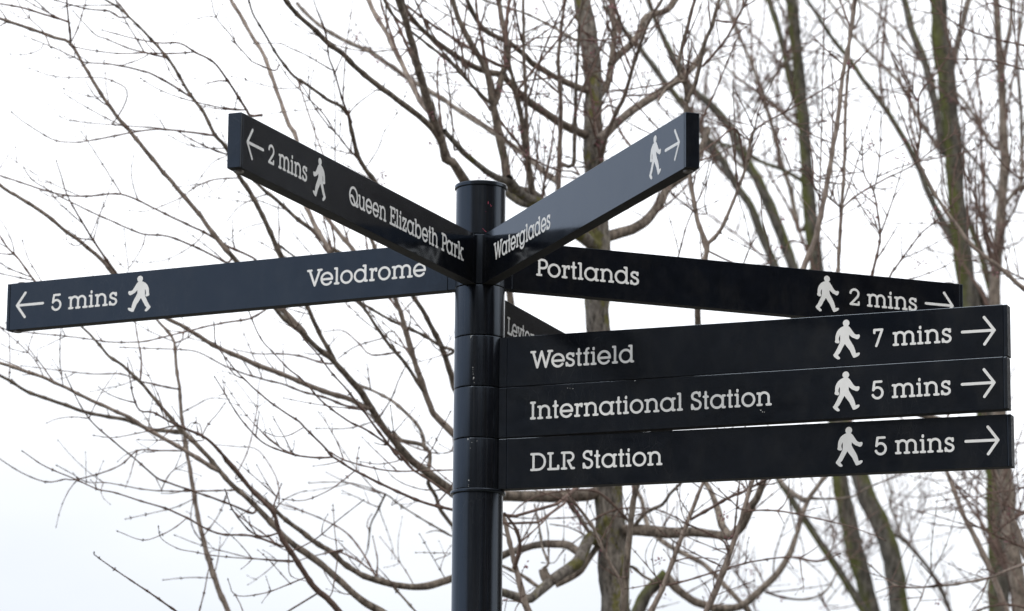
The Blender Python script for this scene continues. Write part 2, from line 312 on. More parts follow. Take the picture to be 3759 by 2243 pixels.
def sdf_cells(strokes, h=0.72, hw=HW):
    """marching squares of the union of capsules -> verts, faces (as a thin raised plate, mm)"""
    segs = np.array([(*a, *b) for st in strokes for a, b in zip(st, st[1:])], float)
    x0, y0 = segs[:, [0, 2]].min() - hw - h, segs[:, [1, 3]].min() - hw - h
    x1, y1 = segs[:, [0, 2]].max() + hw + h, segs[:, [1, 3]].max() + hw + h
    nx, ny = int((x1 - x0) / h) + 2, int((y1 - y0) / h) + 2
    gx, gy = np.meshgrid(x0 + np.arange(nx) * h, y0 + np.arange(ny) * h, indexing='ij')
    D = np.full(gx.shape, 1e9)
    for ax, ay, bx, by in segs:
        dx, dy = bx - ax, by - ay; l2 = dx * dx + dy * dy + 1e-9
        t = np.clip(((gx - ax) * dx + (gy - ay) * dy) / l2, 0, 1)
        D = np.minimum(D, np.hypot(gx - ax - t * dx, gy - ay - t * dy))
    D = D - hw
    V = []; idx = {}; F = []; bd = []
    def vid(key, p):
        if key not in idx: idx[key] = len(V); V.append(p)
        return idx[key]
    def corner(i, j): return vid((0, i, j), (x0 + i * h, y0 + j * h))
    def edge(i, j, a, b, ii, jj):
        t = a / (a - b)
        key = (1, i, j, ii, jj)
        return vid(key, (x0 + (i + (ii - i) * t) * h, y0 + (j + (jj - j) * t) * h))
    ins = D < 0
    for j in range(ny - 1):
        i = 0
        while i < nx - 1:
            c = (ins[i, j], ins[i + 1, j], ins[i + 1, j + 1], ins[i, j + 1])
            if not any(c): i += 1; continue
            if all(c):
                k = i
                while k < nx - 1 and ins[k, j] and ins[k + 1, j] and ins[k + 1, j + 1] and ins[k, j + 1]: k += 1
                F.append([corner(q, j) for q in range(i, k + 1)] + [corner(q, j + 1) for q in range(k, i - 1, -1)])
                i = k; continue
            P = [(i, j), (i + 1, j), (i + 1, j + 1), (i, j + 1)]; poly = []; cross = []
            for q in range(4):
                a, b = P[q], P[(q + 1) % 4]; va, vb = D[a], D[b]
                if va < 0: poly.append(corner(*a))
                if (va < 0) != (vb < 0):
                    lo, hi = (a, b) if a < b else (b, a)
                    e_ = edge(*lo, D[lo], D[hi], *hi); poly.append(e_); cross.append((e_, va < 0))
            if len(poly) >= 3: F.append(poly)
            if len(cross) == 2:
                a, b = cross
                bd.append((a[0], b[0]) if a[1] else (b[0], a[0]))
            i += 1
    return V, F, bd

_gc = {}
def glyph_geo(ch):
    if ch not in _gc: _gc[ch] = sdf_cells(G[ch][1])
    return _gc[ch]

MAN = [(-5.2,90.1),(-10.2,88.1),(-14.5,85.6),(-18.4,82.0),(-21.3,78.0),(-23.5,72.9),(-24.6,68.8),(-25.0,63.2),(-25.2,59.7),(-26.2,57.3),(-25.7,54.5),(-23.6,53.2),(-19.7,51.9),(-16.8,52.5),(-15.5,54.9),(-16.1,57.4),(-17.3,59.6),(-17.1,64.1),(-15.9,67.5),(-14.0,70.5),(-14.0,65.3),(-14.3,59.7),(-14.3,55.5),(-15.8,51.4),(-18.3,46.7),(-20.8,41.3),(-23.4,36.5),(-26.6,31.5),(-28.4,28.8),(-30.2,27.2),(-29.8,24.7),(-27.7,21.8),(-24.2,18.8),(-21.4,16.6),(-18.2,15.9),(-15.5,16.8),(-14.7,18.9),(-16.3,21.4),(-18.8,23.7),(-19.5,26.1),(-15.6,29.4),(-13.4,33.1),(-10.5,38.5),(-6.9,44.6),(-3.6,49.8),(0.2,44.1),(3.7,39.4),(7.6,34.3),(10.0,28.9),(12.4,23.8),(14.2,20.2),(14.7,18.5),(17.0,17.5),(20.6,18.3),(25.5,20.4),(29.1,23.2),(30.3,25.9),(29.9,28.0),(28.1,28.5),(24.9,28.1),(21.2,27.3),(20.0,33.1),(17.9,40.2),(15.1,46.0),(11.6,51.8),(8.1,58.0),(6.1,61.6),(5.9,65.4),(6.2,69.6),(9.6,66.3),(14.5,62.5),(19.5,60.5),(22.3,59.0),(25.5,58.5),(28.7,60.4),(30.3,63.6),(30.7,66.3),(29.5,68.7),(27.4,69.1),(23.8,68.6),(19.6,70.2),(16.7,73.5),(13.6,78.2),(10.4,83.0),(7.6,87.0),(4.8,89.1)]
HEAD = [(-0.2 + 7.6 * math.cos(rad(a)), 96.2 + 7.7 * math.sin(rad(a))) for a in range(-56, 238, 14)]
MANP = list(reversed(MAN)) ; MANP = HEAD + MAN    # right shoulder -> head -> left shoulder -> round the body

def finger(name_label, az, z, tilt, side_text, items, dirn, bolt_top=False, bolt=True, hole=False, specks=()):
    """one pointing board with its bracket, end cap, lettering, walking figure and arrow"""
    d = Vector((math.cos(az) * math.cos(tilt), math.cos(az + 0) * 0 + math.sin(az) * math.cos(tilt), math.sin(tilt)))
    nrm = Vector((math.sin(az), -math.cos(az), 0)) * (1 if math.cos(az) > 0 else -1)
    up = Vector((0, 0, 1)); o = Vector((0, 0, z))
    def P(s, t, v): return o + d * s + nrm * t + up * v
    sm = R0
    def boxpart(nm, s0, s1, t, v0, v1, mat, parent, bev=.0007, extra=None):
        bm = bmesh.new()
        vs = [bm.verts.new(P(s, tt, v)) for s in (s0, s1) for tt in (-t, t) for v in (v0, v1)]
        for f in ((0, 1, 3, 2), (4, 6, 7, 5), (0, 4, 5, 1), (2, 3, 7, 6), (0, 2, 6, 4), (1, 5, 7, 3)):
            bm.faces.new([vs[i] for i in f])
        bmesh.ops.recalc_face_normals(bm, faces=bm.faces)
        bmesh.ops.bevel(bm, geom=list(bm.edges), offset=bev, segments=2, affect='EDGES', profile=0.6)
        if extra:
            for (a0, a1, tt, w0, w1) in extra:
                vs = [bm.verts.new(P(s, q, v)) for s in (a0, a1) for q in (-tt, tt) for v in (w0, w1)]
                fs = [bm.faces.new([vs[i] for i in f]) for f in ((0, 1, 3, 2), (4, 6, 7, 5), (0, 4, 5, 1), (2, 3, 7, 6), (0, 2, 6, 4), (1, 5, 7, 3))]
                bmesh.ops.recalc_face_normals(bm, faces=fs)
        o_ = bm_obj(nm, bm, mat, parent, 0); o_.data.materials.append(M_GRIME)
        o_.data.polygons.foreach_set('material_index', [1 if abs(p_.normal.z) > .7 else 0 for p_ in o_.data.polygons])
        return o_
    h = FT / 2; e = R0 + FL
    board = boxpart('finger_board', sm + .0007, e - .0092, h, .0003, FH - .0003, M_BOARD, post,
                    extra=[(sm - .004, sm + .004, h - .0022, .003, FH - .003), (e - .012, e - .004, h - .0022, .003, FH - .003)])
    board['label'] = name_label
    boxpart('bracket', R - .012, sm - .0007, h, .0004, FH - .0004, M_BOARD, board, .0008)
    boxpart('end_cap', e - .0084, e, h, .0004, FH - .0004, M_CAP, board, .0014)
    # bolts (or the drain hole) near the tip
    def disc(nm, s, v0, v1, rr, mat):
        bm = bmesh.new(); c = P(s, 0, 0); lathe(bm, [(rr * .92, v0), (rr, v0 + (v1 - v0) * .25), (rr, v0 + (v1 - v0) * .75), (rr * .8, v1)] if v1 > v0 else [(rr * .9, v1), (rr, v1 + .0008), (rr, v0)], 28)
        bmesh.ops.translate(bm, verts=bm.verts, vec=c); bm_obj(nm, bm, mat, board, 0.5)
    if bolt: disc('bolt', e - .024, .0005, -.0038, .0105, M_BOLT)
    if bolt_top: disc('bolt', e - .032, FH - .001, FH + .0035, .011, M_BOLT)
    if hole:
        disc('drain_hole', e - .030, .0012, .0004, .0075, M_HOLE); disc('drain_hole', sm + .03, .0012, .0004, .0065, M_HOLE)
    # flat lettering in reading coordinates X (mm): u = X or -X
    def plate(nm, geos, parent, thick=0.0004):
        V, F = [], []
        for (gv, gf, gb, ox, oy, sx) in geos:
            base = len(V); n0 = len(gv)
            for lvl in (thick, 0.0):
                for (x, y) in gv:
                    u = (ox + x * sx) / 1000.0 * dirn
                    V.append(P(sm + u, h + lvl, (oy + y) / 1000.0))
            for f in gf: F.append([base + i for i in f])
            for a, b_ in gb: F.append([base + a, base + b_, base + n0 + b_, base + n0 + a])
        bm = bmesh.new(); vs = [bm.verts.new(v) for v in V]
        for f in F:
            try: bm.faces.new([vs[i] for i in f])
            except ValueError: pass
        return bm_obj(nm, bm, M_LET, parent, 0)
    geos = []
    for ch, xp in items['text']:
        gv, gf, gb = glyph_geo(ch); geos.append((gv, gf, gb, xp, 38.0 - .2, 1))
    plate('lettering', geos, board)
    if items.get('time'):
        geos = []
        for ch, xp in items['time']:
            gv, gf, gb = glyph_geo(ch); geos.append((gv, gf, gb, xp, 38.0 - .2, 1))
        plate('walking_time', geos, board)
    if items.get('man') is not None:
        cx = items['man']; sgn = 1 if dirn > 0 else -1
        pts = [(x * (1 if sgn > 0 else -1), y) for x, y in MANP]
        nP = len(pts)
        plate('walking_figure', [(pts, [list(range(nP))], [(i, (i + 1) % nP) for i in range(nP)], cx, -.2, 1)], board)
    if items.get('arrow') is not None:
        tip, tail = items['arrow']; q = 1 if tip > tail else -1
        st = [[(tail, 59.2), (tip, 59.2)], [(tip - q * 22.2, 88.9), (tip, 59.2), (tip - q * 22.2, 29.5)]]
        gv, gf, gb = sdf_cells(st, 0.9, 3.1); plate('arrow', [(gv, gf, gb, 0, 0, 1)], board)
    rs = random.Random(int(z * 1e4))
    for (u, v, r_) in specks:
        bm = bmesh.new(); n_ = 8
        bm.faces.new([bm.verts.new(P(sm + (u + r_ * rs.uniform(.6, 1.3) * math.cos(2 * math.pi * i / n_)) / 1000, h + .0002, (v + r_ * rs.uniform(.6, 1.3) * math.sin(2 * math.pi * i / n_)) / 1000)) for i in range(n_)])
        bm_obj('bird_dropping', bm, M_DROP, board, 0)
    return board

def mins(x): return [('m', x), ('i', x + 55.3), ('n', x + 72.0), ('s', x + 110.2)]
RT = dict(man=798.2, arrow=(1130.6, 1059.4))
LT = dict(man=-798.5, arrow=(-1131.2, -1060.2))
st = [('S', 0), ('t', 27.4), ('a', 44.8), ('t', 83.8), ('i', 101.4), ('o', 117.7), ('n', 152.6)]
D2 = math.pi / 180
finger('finger board pointing left, lettered Velodrome, 5 mins', 156.576 * D2, 3.68651395 + .0005, -.534 * D2, -1,
       dict(text=[('V', -358.6), ('e', -323.5), ('l', -288.9), ('o', -272.9), ('d', -238.3), ('r', -199), ('o', -176.6), ('m', -141.7), ('e', -87.6)],
            time=[('5', -1038.2)] + mins(-991.0), **LT), -1, bolt_top=True)
finger('finger board jutting forward left, lettered Queen Elizabeth Park, 2 mins', 246.28 * D2, 3.68651395 - .0009, -.033 * D2, -1,
       dict(text=[('Q', -655), ('u', -610.1), ('e', -573.2), ('e', -538.4), ('n', -503.9), ('E', -450.8), ('l', -418.9), ('i', -402.6), ('z', -385.8), ('a', -359.9), ('b', -321.5), ('e', -281.9), ('t', -247.8), ('h', -231), ('P', -176.7), ('a', -149.4), ('r', -109.4), ('k', -87)],
            time=[('2', -1037.4)] + mins(-990.6), **LT), -1)
finger('finger board jutting forward right, lettered Waterglades', -69.97 * D2, 3.68651395 - .001, .094 * D2, 1,
       dict(text=[('W', 55.7), ('a', 107.8), ('t', 147.4), ('e', 164.1), ('r', 199), ('g', 219.9), ('l', 258.9), ('a', 275.1), ('d', 314), ('e', 352.6), ('s', 386.8)],
            man=1000.5, arrow=(1126.0, 1055.0)), 1)
finger('finger board pointing back right, lettered Portlands, 2 mins', 20.732 * D2, 3.68651395 + .0022, -.049 * D2, 1,
       dict(text=[('P', 57.5), ('o', 85.8), ('r', 120.8), ('t', 143.3), ('l', 160.7), ('a', 176.8), ('n', 216.1), ('d', 253.2), ('s', 291.9)],
            time=[('2', 856.2)] + mins(902.7), **RT), 1, bolt=False, bolt_top=True, hole=True)
finger('finger board pointing away behind the pole, lettered Leyton', 66.9 * D2, 3.56921912 + .001, -1.0 * D2, 1,
       dict(text=[('L', 54.0), ('e', 82.0), ('y', 112.5), ('t', 142.5), ('o', 159.8), ('n', 194)],
            time=[('7', 858.4)] + mins(902.7), **RT), 1)
finger('top board of the three stacked at right, 7 mins', -21.628 * D2, 3.45131087 + .0007, -.135 * D2, 1,
       dict(text=[('W', 55.8), ('e', 106.8), ('s', 141.0), ('t', 165.6), ('f', 183.6), ('i', 201.0), ('e', 217.2), ('l', 252.1), ('d', 268.5)],
            time=[('7', 858.4)] + mins(902.7), **RT), 1, bolt=False, hole=True)
finger('middle board of the three stacked at right, lettered International Station, 5 mins', -22.026 * D2, 3.33338008 + .0019, -.148 * D2, 1,
       dict(text=[('I', 56.7), ('n', 74.2), ('t', 111.0), ('e', 128.3), ('r', 163.1), ('n', 185.9), ('a', 222.7), ('t', 261.8), ('i', 279.5), ('o', 295.7), ('n', 330.4), ('a', 367.4), ('l', 406.9)] + [(c, 439.8 + x) for c, x in st],
            time=[('5', 854.6)] + mins(901.4), **RT), 1, bolt=False, hole=True, specks=[(146.9, 105, .9), (152.8, 104, .7), (160, 103.2, .8), (602.4, 28.7, 1.6), (606.8, 24.2, 1.3), (611, 24, 1.0), (308, 112.5, 1.2)])
finger('bottom board of the three stacked at right, lettered DLR Station, 5 mins', -20.848 * D2, 3.21753085 + .0010, -.375 * D2, 1,
       dict(text=[('D', 56.9), ('L', 97.5), ('R', 129.9)] + [(c, 181.6 + x) for c, x in st],
            time=[('5', 854.6)] + mins(901.4), **RT), 1, bolt=False, hole=True)

# small marks on the pole: pink paint flecks on the head, droppings on the sleeves
def pole_patch(name, mat, th0, z0, pts_mm, off=.0004):
    """pts in mm (horizontal along the skin, vertical) around angle th0, height z0"""
    V = []
    for (x, y) in pts_mm:
        a = th0 + x / 1000 / R
        V.append(((R + off) * math.cos(a), (R + off) * math.sin(a), z0 + y / 1000))
    bm = bmesh.new(); bm.faces.new([bm.verts.new(v) for v in V]); return bm_obj(name, bm, mat, post, 0)
def px_pole(x, y):
    """where the sight line through a photograph pixel meets the pole's skin"""
    d = CAM_F + CAM_R * (x - PW / 2) / FPX - CAM_U * (y - PH / 2) / FPX
    a = d[0] ** 2 + d[1] ** 2; b_ = 2 * (CAM_O[0] * d[0] + CAM_O[1] * d[1]); c_ = CAM_O[0] ** 2 + CAM_O[1] ** 2 - R * R
    t = (-b_ - math.sqrt(b_ * b_ - 4 * a * c_)) / (2 * a); p = CAM_O + d * t
    return math.atan2(p[1], p[0]), p[2]
rnd = random.Random(5)
for (x, y, w_, h_, sk) in [(1792, 744, 1.7, 6.5, .3), (1801, 752, 1.2, 4, -2), (1803, 757, 1.0, 3.0, 2), (1783, 776, 1.2, 1.4, 2), (1778, 845, 1.4, 8.5, -8.5)]:
    th, z = px_pole(x, y)
    pole_patch('paint_fleck', M_PINK, th, z, [(-w_ / 2 + sk / 2, h_ / 2), (-w_ / 2 - sk / 2, -h_ / 2), (w_ / 2 - sk / 2, -h_ / 2 + .4), (w_ / 2 + sk / 2, h_ / 2 - .3)])
for (x, y, r_) in [(1730, 1234, 2.4), (1728, 1238, 1.5), (1736, 1349, 1.6), (1736, 1357, .8), (1735, 1365, .9), (1737, 1373, 1.0), (1739, 1387, 2.2), (1737, 1391, 1.2), (1741, 1404, 1.0), (1718, 1612, 2.2), (1732, 1624, 1.0), (1751, 1619, 1.1), (1726, 1645, 1.0), (1721, 1763, 1.9), (1720, 1785, 1.0), (1720, 1779, .6)]:
    th, z = px_pole(x, y)
    n_ = 9; ph = rnd.random() * 6
    pole_patch('bird_dropping', M_DROP, th, z, [(r_ * .62 * math.cos(2 * math.pi * i / n_ + ph) * rnd.uniform(.6, 1), r_ * math.sin(2 * math.pi * i / n_ + ph) * rnd.uniform(.7, 1.15)) for i in range(n_)])

# ================================================================== TREES
def ray(x, y):
    d = CAM_F + CAM_R * (x - PW / 2) / FPX - CAM_U * (y - PH / 2) / FPX
    return d
def at(x, y, Y):
    """point on the sight line of a photograph pixel at world distance Y behind the signpost"""
    d = ray(x, y); return CAM_O + d * ((Y - CAM_O[1]) / d[1])
def mpp(Y): return (Y - CAM_O[1]) / FPX          # metres per photograph pixel there

ZM = {1: (0, 0, 1.3492), 2: (1200, 0, 1.6492), 3: (2459, 0, 1.3492), 4: (0, 1143, 1.3492), 5: (800, 1143, 1.3492), 6: (1700, 1700, 1.9131), 7: (2600, 1600, 2.1458), 0: (0, 0, 1)}

class Tubes:
    """collects tapered tubes; builds one mesh with optional second material for buds"""
    def __init__(s): s.V = []; s.F = []; s.M = []; s.n = 0
    def tube(s, P, Rr, k=6, mi=0, cap=True):
        P = np.asarray(P, float); n = len(P)
        T = np.gradient(P, axis=0); T /= np.linalg.norm(T, axis=1)[:, None] + 1e-12
        ref = np.array([0.31, 0.2, 0.93]); ref = ref if abs(T[0] @ ref) < .9 else np.array([1.0, 0, 0])
        a = np.cross(T, ref); a /= np.linalg.norm(a, axis=1)[:, None] + 1e-12; b = np.cross(T, a)
        th = np.arange(k) * 2 * np.pi / k
        ring = P[:, None, :] + np.asarray(Rr)[:, None, None] * (np.cos(th)[None, :, None] * a[:, None, :] + np.sin(th)[None, :, None] * b[:, None, :])
        s.V.append(ring.reshape(-1, 3)); i0 = s.n
        idx = i0 + np.arange(n * k).reshape(n, k)
        A = idx[:-1]; Bq = idx[1:]
        q = np.stack([A, np.roll(A, -1, 1), np.roll(Bq, -1, 1), Bq], -1).reshape(-1, 4)
        s.F.append(q); s.M.append(np.full(len(q), mi)); s.n += n * k
    def bud(s, p, d, L, r, mi=1):
        d = d / (np.linalg.norm(d) + 1e-9)
        s.tube([p, p + d * L * .4, p + d * L * .75, p + d * L], [r * .55, r, r * .7, r * .08], 5, mi)
    def build(s, name, mats, parent, smooth=True):
        if not s.V: return None
        o = mesh_obj(name, np.concatenate(s.V), np.concatenate(s.F), None, parent, smooth=9 if smooth else None, mats=mats, fmat=np.concatenate(s.M))
        return o

def catmull(P, step):
    P = np.asarray(P, float); Q = np.vstack([2 * P[0] - P[1], P, 2 * P[-1] - P[-2]]); out = []
    for i in range(1, len(Q) - 2):
        p0, p1, p2, p3 = Q[i - 1:i + 3]; m_ = max(2, int(np.linalg.norm((p2 - p1)[:2]) / step))
        t = (np.arange(m_) / m_)[:, None]
        out.append(.5 * ((2 * p1) + (-p0 + p2) * t + (2 * p0 - 5 * p1 + 4 * p2 - p3) * t ** 2 + (-p0 + 3 * p1 - 3 * p2 + p3) * t ** 3))
    out.append(P[-1:]); return np.vstack(out)

def unit(v): return v / (np.linalg.norm(v) + 1e-12)

BOARDS = [[(28, 1042), (1643, 885), (1643, 1075), (22, 1222)], [(834, 414), (887, 410), (1736, 856), (1736, 1050), (881, 630), (832, 617)],
          [(2566, 415), (2519, 410), (1784, 856), (1779, 1050), (2519, 630), (2567, 620)], [(1884, 885), (3534, 1043), (3534, 1190), (1884, 1075)],
          [(1862, 1237), (3700, 1114), (3722, 1722), (1857, 1806)], [(1672, 660), (1860, 660), (1842, 2243), (1658, 2243)]]
def hidden(x, y):
    if x < -30 or y < -30 or x > PW + 30 or y > PH + 30: return True
    for P in BOARDS:
        c = False
        for (x0, y0), (x1, y1) in zip(P, P[1:] + P[:1]):
            if (y0 > y) != (y1 > y) and x < (x1 - x0) * (y - y0) / (y1 - y0) + x0: c = not c
        if c: return True
    return False
FREE = []

class Tree:
    def __init__(s, name, label, Y, seed, group=None, cat='tree'):
        s.root = empty(name, (0, 0, 0)); tag(s.root, label, cat, group)
        s.Y = Y; s.rng = np.random.RandomState(seed); s.rec = []      # rec: (image pts, Y per pt, radius m, world pts)
        s.tw = Tubes(); s.first = True; s.twscale = 1.0; s.twp = .5; s.fat = 1
    def nearest(s, x, y):
        best = (1e9, None, 0)
        for ri, (I, Yp, Rm, Wp) in enumerate(s.rec):
            d = np.hypot(I[:, 0] - x, I[:, 1] - y); j = int(d.argmin())
            if d[j] < best[0]: best = (d[j], ri, j)
        return best
    def add(s, z, pts, r0, r1, mat, dY=0.0, Y=None, name='branch', ground=None, ext=None, twigs=1.0, attach=70, nodes=None, sub=None, label=None, k=None):
        """pts: base to tip in the coordinates of photograph zoom z; r0, r1 half widths in those pixels"""
        ox, oy, sc = ZM[z]
        I = np.array([(ox + a / sc, oy + b / sc) for a, b in pts], float)
        r0 /= sc; r1 /= sc
        if r0 < 13 and s.fat != 1: r0 *= s.fat; r1 *= s.fat
        rng = s.rng
        base = None
        dist, ri, j = s.nearest(*I[0])
        if Y is not None and ext is None and ground is None and ri is not None and dist < 45: Y = None; attach = max(attach, 46)
        if Y is None:
            if ri is not None and dist < attach:
                Yb = s.rec[ri][1][j]; base = s.rec[ri][3][j]
                if 3 < dist: I = np.vstack([s.rec[ri][0][j] * .75 + I[0] * .25, I])
            else:
                Yb = s.Y if ri is None else (s.rec[ri][1][j] if dist < 400 else s.Y)
        else: Yb = Y
        L = np.concatenate([[0], np.cumsum(np.linalg.norm(np.diff(I, axis=0), axis=1))]); u = L / L[-1]
        D3 = np.column_stack([I, Yb + dY * u, u])
        C = catmull(D3, 16)
        n = len(C); sd_ = len(s.rec) * 7.3 + s.Y
        am = min(1.5, .35 + .09 * max(r0, 3)) * (1 if ground is None else .6)
        for i in range(1, n - 1):
            C[i, 0] += am * (mnoise.noise(Vector((i * .33, sd_, 1.0))) * 2.0 + .5 * mnoise.noise(Vector((i * .9, sd_, 5.0))))
            C[i, 1] += am * (mnoise.noise(Vector((i * .33, sd_, 9.0))) * 1.6)
        # small natural irregularity
        wob = np.array([mnoise.noise(Vector((i * .21, rng.rand() * .2 + s.Y, len(s.rec) * 3.7))) for i in range(n)])
        Rpx = (r0 + (r1 - r0) * np.clip(C[:, 3], 0, 1) ** .9) * (1 + .12 * wob)
        Lp = np.concatenate([[0], np.cumsum(np.linalg.norm(np.diff(C[:, :2], axis=0), axis=1))])
        W = np.array([at(x, y, Yy) for x, y, Yy in C[:, :3]])
        Rm = Rpx * np.array([mpp(Yy) for Yy in C[:, 2]])
        nd = []
        if nodes is None: nodes = 78 if r0 < 16 else 0
        pos = 25 + rng.rand() * 30
        if nodes:
            while pos < Lp[-1] - 8:
                j = int(np.searchsorted(Lp, pos)); nd.append(j)
                pos += nodes * (0.7 + .6 * rng.rand()) * (1.0 if r0 > 4 else .85)
            for j in nd:
                if Rpx[j] < 11: Rm[j] *= 1.42 if Rpx[j] < 6 else 1.2
        Wp, Rp = W, Rm
        if ground is not None:                                # carry the base down to the ground
            g = np.array([ground[0], ground[1], 0.0]); b0 = W[0]; t = unit(W[0] - W[1])
            m_ = 16; ex = []
            H = np.linalg.norm(g - b0)
            for i in range(m_, 0, -1):
                q = i / m_; c1 = b0 + t * H * .45; c2 = g + np.array([0, 0, H * .25])
                ex.append((1 - q) ** 3 * b0 + 3 * (1 - q) ** 2 * q * c1 + 3 * (1 - q) * q * q * c2 + q ** 3 * g)
            Wp = np.vstack([ex, W]); rr = Rm[0] * np.linspace(1.9 if name == 'trunk' else 1.3, 1.03, m_)
            if name == 'trunk': rr[0] *= 1.35
            Rp = np.concatenate([rr, Rm])
        elif ext is not None:                                 # carry it beyond the frame to its trunk
            g = np.array(ext, float); b0 = W[0]; t = unit(W[0] - W[1]); H = np.linalg.norm(g - b0); m_ = 9; ex = []
            for i in range(m_, 0, -1):
                q = i / m_; c1 = b0 + t * H * .4; c2 = g + np.array([0, 0, H * .35])
                ex.append((1 - q) ** 3 * b0 + 3 * (1 - q) ** 2 * q * c1 + 3 * (1 - q) * q * q * c2 + q ** 3 * g)
            Wp = np.vstack([ex, W]); Rp = np.concatenate([Rm[0] * np.linspace(1.5, 1.03, m_), Rm])
        elif base is not None:
            Wp = np.vstack([base, W]); Rp = np.concatenate([[Rm[0] * 1.25], Rm])
        elif len(s.rec):                                      # hidden base: join it to the nearest older wood behind the boards
            b0 = W[0]; best = None
            for (I_, Y_, R_, W_) in s.rec:
                if len(W_) < 12: continue
                dd_ = np.linalg.norm(W_ - b0, axis=1) + np.where(W_[:, 2] > b0[2] + .05, .6, 0) + np.where(R_ < Rm[0] * .8, 2.0, 0); jj = int(dd_.argmin())
                if best is None or dd_[jj] < best[0]: best = (dd_[jj], W_[jj], I_[jj])
            mid = (I[0] + best[2]) / 2
            ok = hidden(*I[0]) or best[0] < .25
            FREE.append((s.root.name, [round(float(v)) for v in I[0]], round(float(best[0]), 2), bool(ok), bool(hidden(*mid))))
            if ok:
                g = best[1]; t = unit(W[0] - W[1]); H = np.linalg.norm(g - b0); ex = []; m_ = 7
                for i in range(m_, 0, -1):
                    q = i / m_; c1 = b0 + t * H * .35
                    ex.append((1 - q) ** 2 * b0 + 2 * (1 - q) * q * c1 + q * q * g)
                Wp = np.vstack([ex, W]); Rp = np.concatenate([Rm[0] * np.linspace(1.25, 1.02, m_), Rm])
        if I[-1, 1] < 5 and r1 > 2.2 and name != 'stub':      # what leaves the top of the view goes on, tapering to its tip
            t = unit(W[-1] - W[-4]); Le = min(2.6, Rm[-1] * 60); m_ = 14; P_ = [W[-1]]; dd_ = t
            for i in range(m_):
                dd_ = unit(dd_ + np.array([0, 0, .05]) + rng.randn(3) * .05); P_.append(P_[-1] + dd_ * Le / m_)
            Wp = np.vstack([Wp, P_[1:]]); Rp = np.concatenate([Rp, np.linspace(Rm[-1], .0022, m_ + 1)[1:]])
            for i in range(2, m_, 2):
                for sg in (1, -1):
                    sd2 = unit(np.cross(P_[i + 1] - P_[i - 1], rng.randn(3)))
                    s.tw.tube(np.array([P_[i] + (dd_ * .8 + sd2 * sg * .7) * Le * (.28 - .012 * i) * q for q in (0, .35, .7, 1)]) + rng.randn(4, 3) * np.array([[0], [.01], [.02], [.03]]), np.linspace(max(.0018, Rm[-1] * .25), .0012, 4), 4, 0)
        T = Tubes(); kk = k or (18 if r0 > 25 else 10 if r0 > 8 else 7)
        # trunks get a bumpy skin
        T.tube(Wp, Rp, kk, 0)
        if r0 > 12:
            V = T.V[0]; dis = np.array([mnoise.fractal(Vector(v * (9.0 if r0 < 30 else 7.0)), 0.8, 2.1, 4) for v in V])
            cen = np.repeat(Wp, kk, 0); rr = np.repeat(Rp, kk)
            T.V[0] = cen + (V - cen) * (1 + .16 * dis)[:, None]
        for j in nd:                                          # paired buds at the nodes
            if Rpx[j] < 9 and rng.rand() < .8:
                tdir = unit(W[min(j + 1, n - 1)] - W[j - 1]); side = unit(np.cross(tdir, rng.randn(3)))
                for sg in (1, -1):
                    if rng.rand() < .8:
                        L_ = (.0045 + .004 * rng.rand()) * s.twscale
                        T.bud(W[j] + side * sg * Rm[j] * .7, side * sg * .8 + tdir * .8, L_, L_ * .26)
        if r1 < 4 and s.twscale <= 1.2: T.bud(W[-1] - unit(W[-1] - W[-2]) * .001, unit(W[-1] - W[-2]), .0085, .0024)
        o = T.build(name, [mat, B_BUD], s.root)
        if label: o['label'] = label
        s.rec.append((C[:, :2], C[:, 2], Rm, W))
        # fine side twigs
        if twigs > 0:
            for j in nd:
                if j < 2 or j > n - 3 or Rpx[j] > 13: continue
                if rng.rand() < s.twp * twigs:
                    tdir = unit(W[j + 1] - W[j - 1]); side = np.cross(tdir, rng.randn(3)); side[1] *= .55; side = unit(side)
                    for sg in ((1, -1) if rng.rand() < .35 else (1,)):
                        s.twig(W[j], unit(tdir * .75 + side * sg * .8), Rm[j], 0)
        return o
    def twig(s, p, d, rpar, lvl, Lmax=None):
        rng = s.rng; sc = s.twscale
        L = (0.035 + rng.rand() ** 1.6 * .17) * (1 if lvl == 0 else .5) * sc
        n = max(4, int(L / .012 / sc)); r0 = min(rpar * .6, (.0016 + .0009 * rng.rand()) * sc * (1 if lvl == 0 else .72))
        P = [np.array(p)]; dd = np.array(d); bend = rng.randn(3) * .05 + np.array([0, 0, .045 if rng.rand() < .7 else -.03])
        for i in range(n):
            dd = unit(dd + bend + rng.randn(3) * .045); P.append(P[-1] + dd * L / n)
        Rr = np.linspace(r0, r0 * .45, len(P)) * (1 + .35 * (np.arange(len(P)) % 3 == 1))
        s.tw.tube(P, Rr, 5 if lvl == 0 else 4, 0)
        s.tw.bud(P[-1] - dd * .001, dd, .0065 * sc, .0017 * sc)
        for i in range(1, len(P) - 1):
            if i % 3 == 1:
                td = unit(P[i + 1] - P[i - 1]); side = unit(np.cross(td, rng.randn(3)))
                for sg in (1, -1):
                    if rng.rand() < .6: s.tw.bud(P[i] + side * sg * r0 * .4, td + side * sg, .0042 * sc, .0013 * sc)
                if lvl == 0 and rng.rand() < .2: s.twig(P[i], unit(td + side * .8), r0, 1)
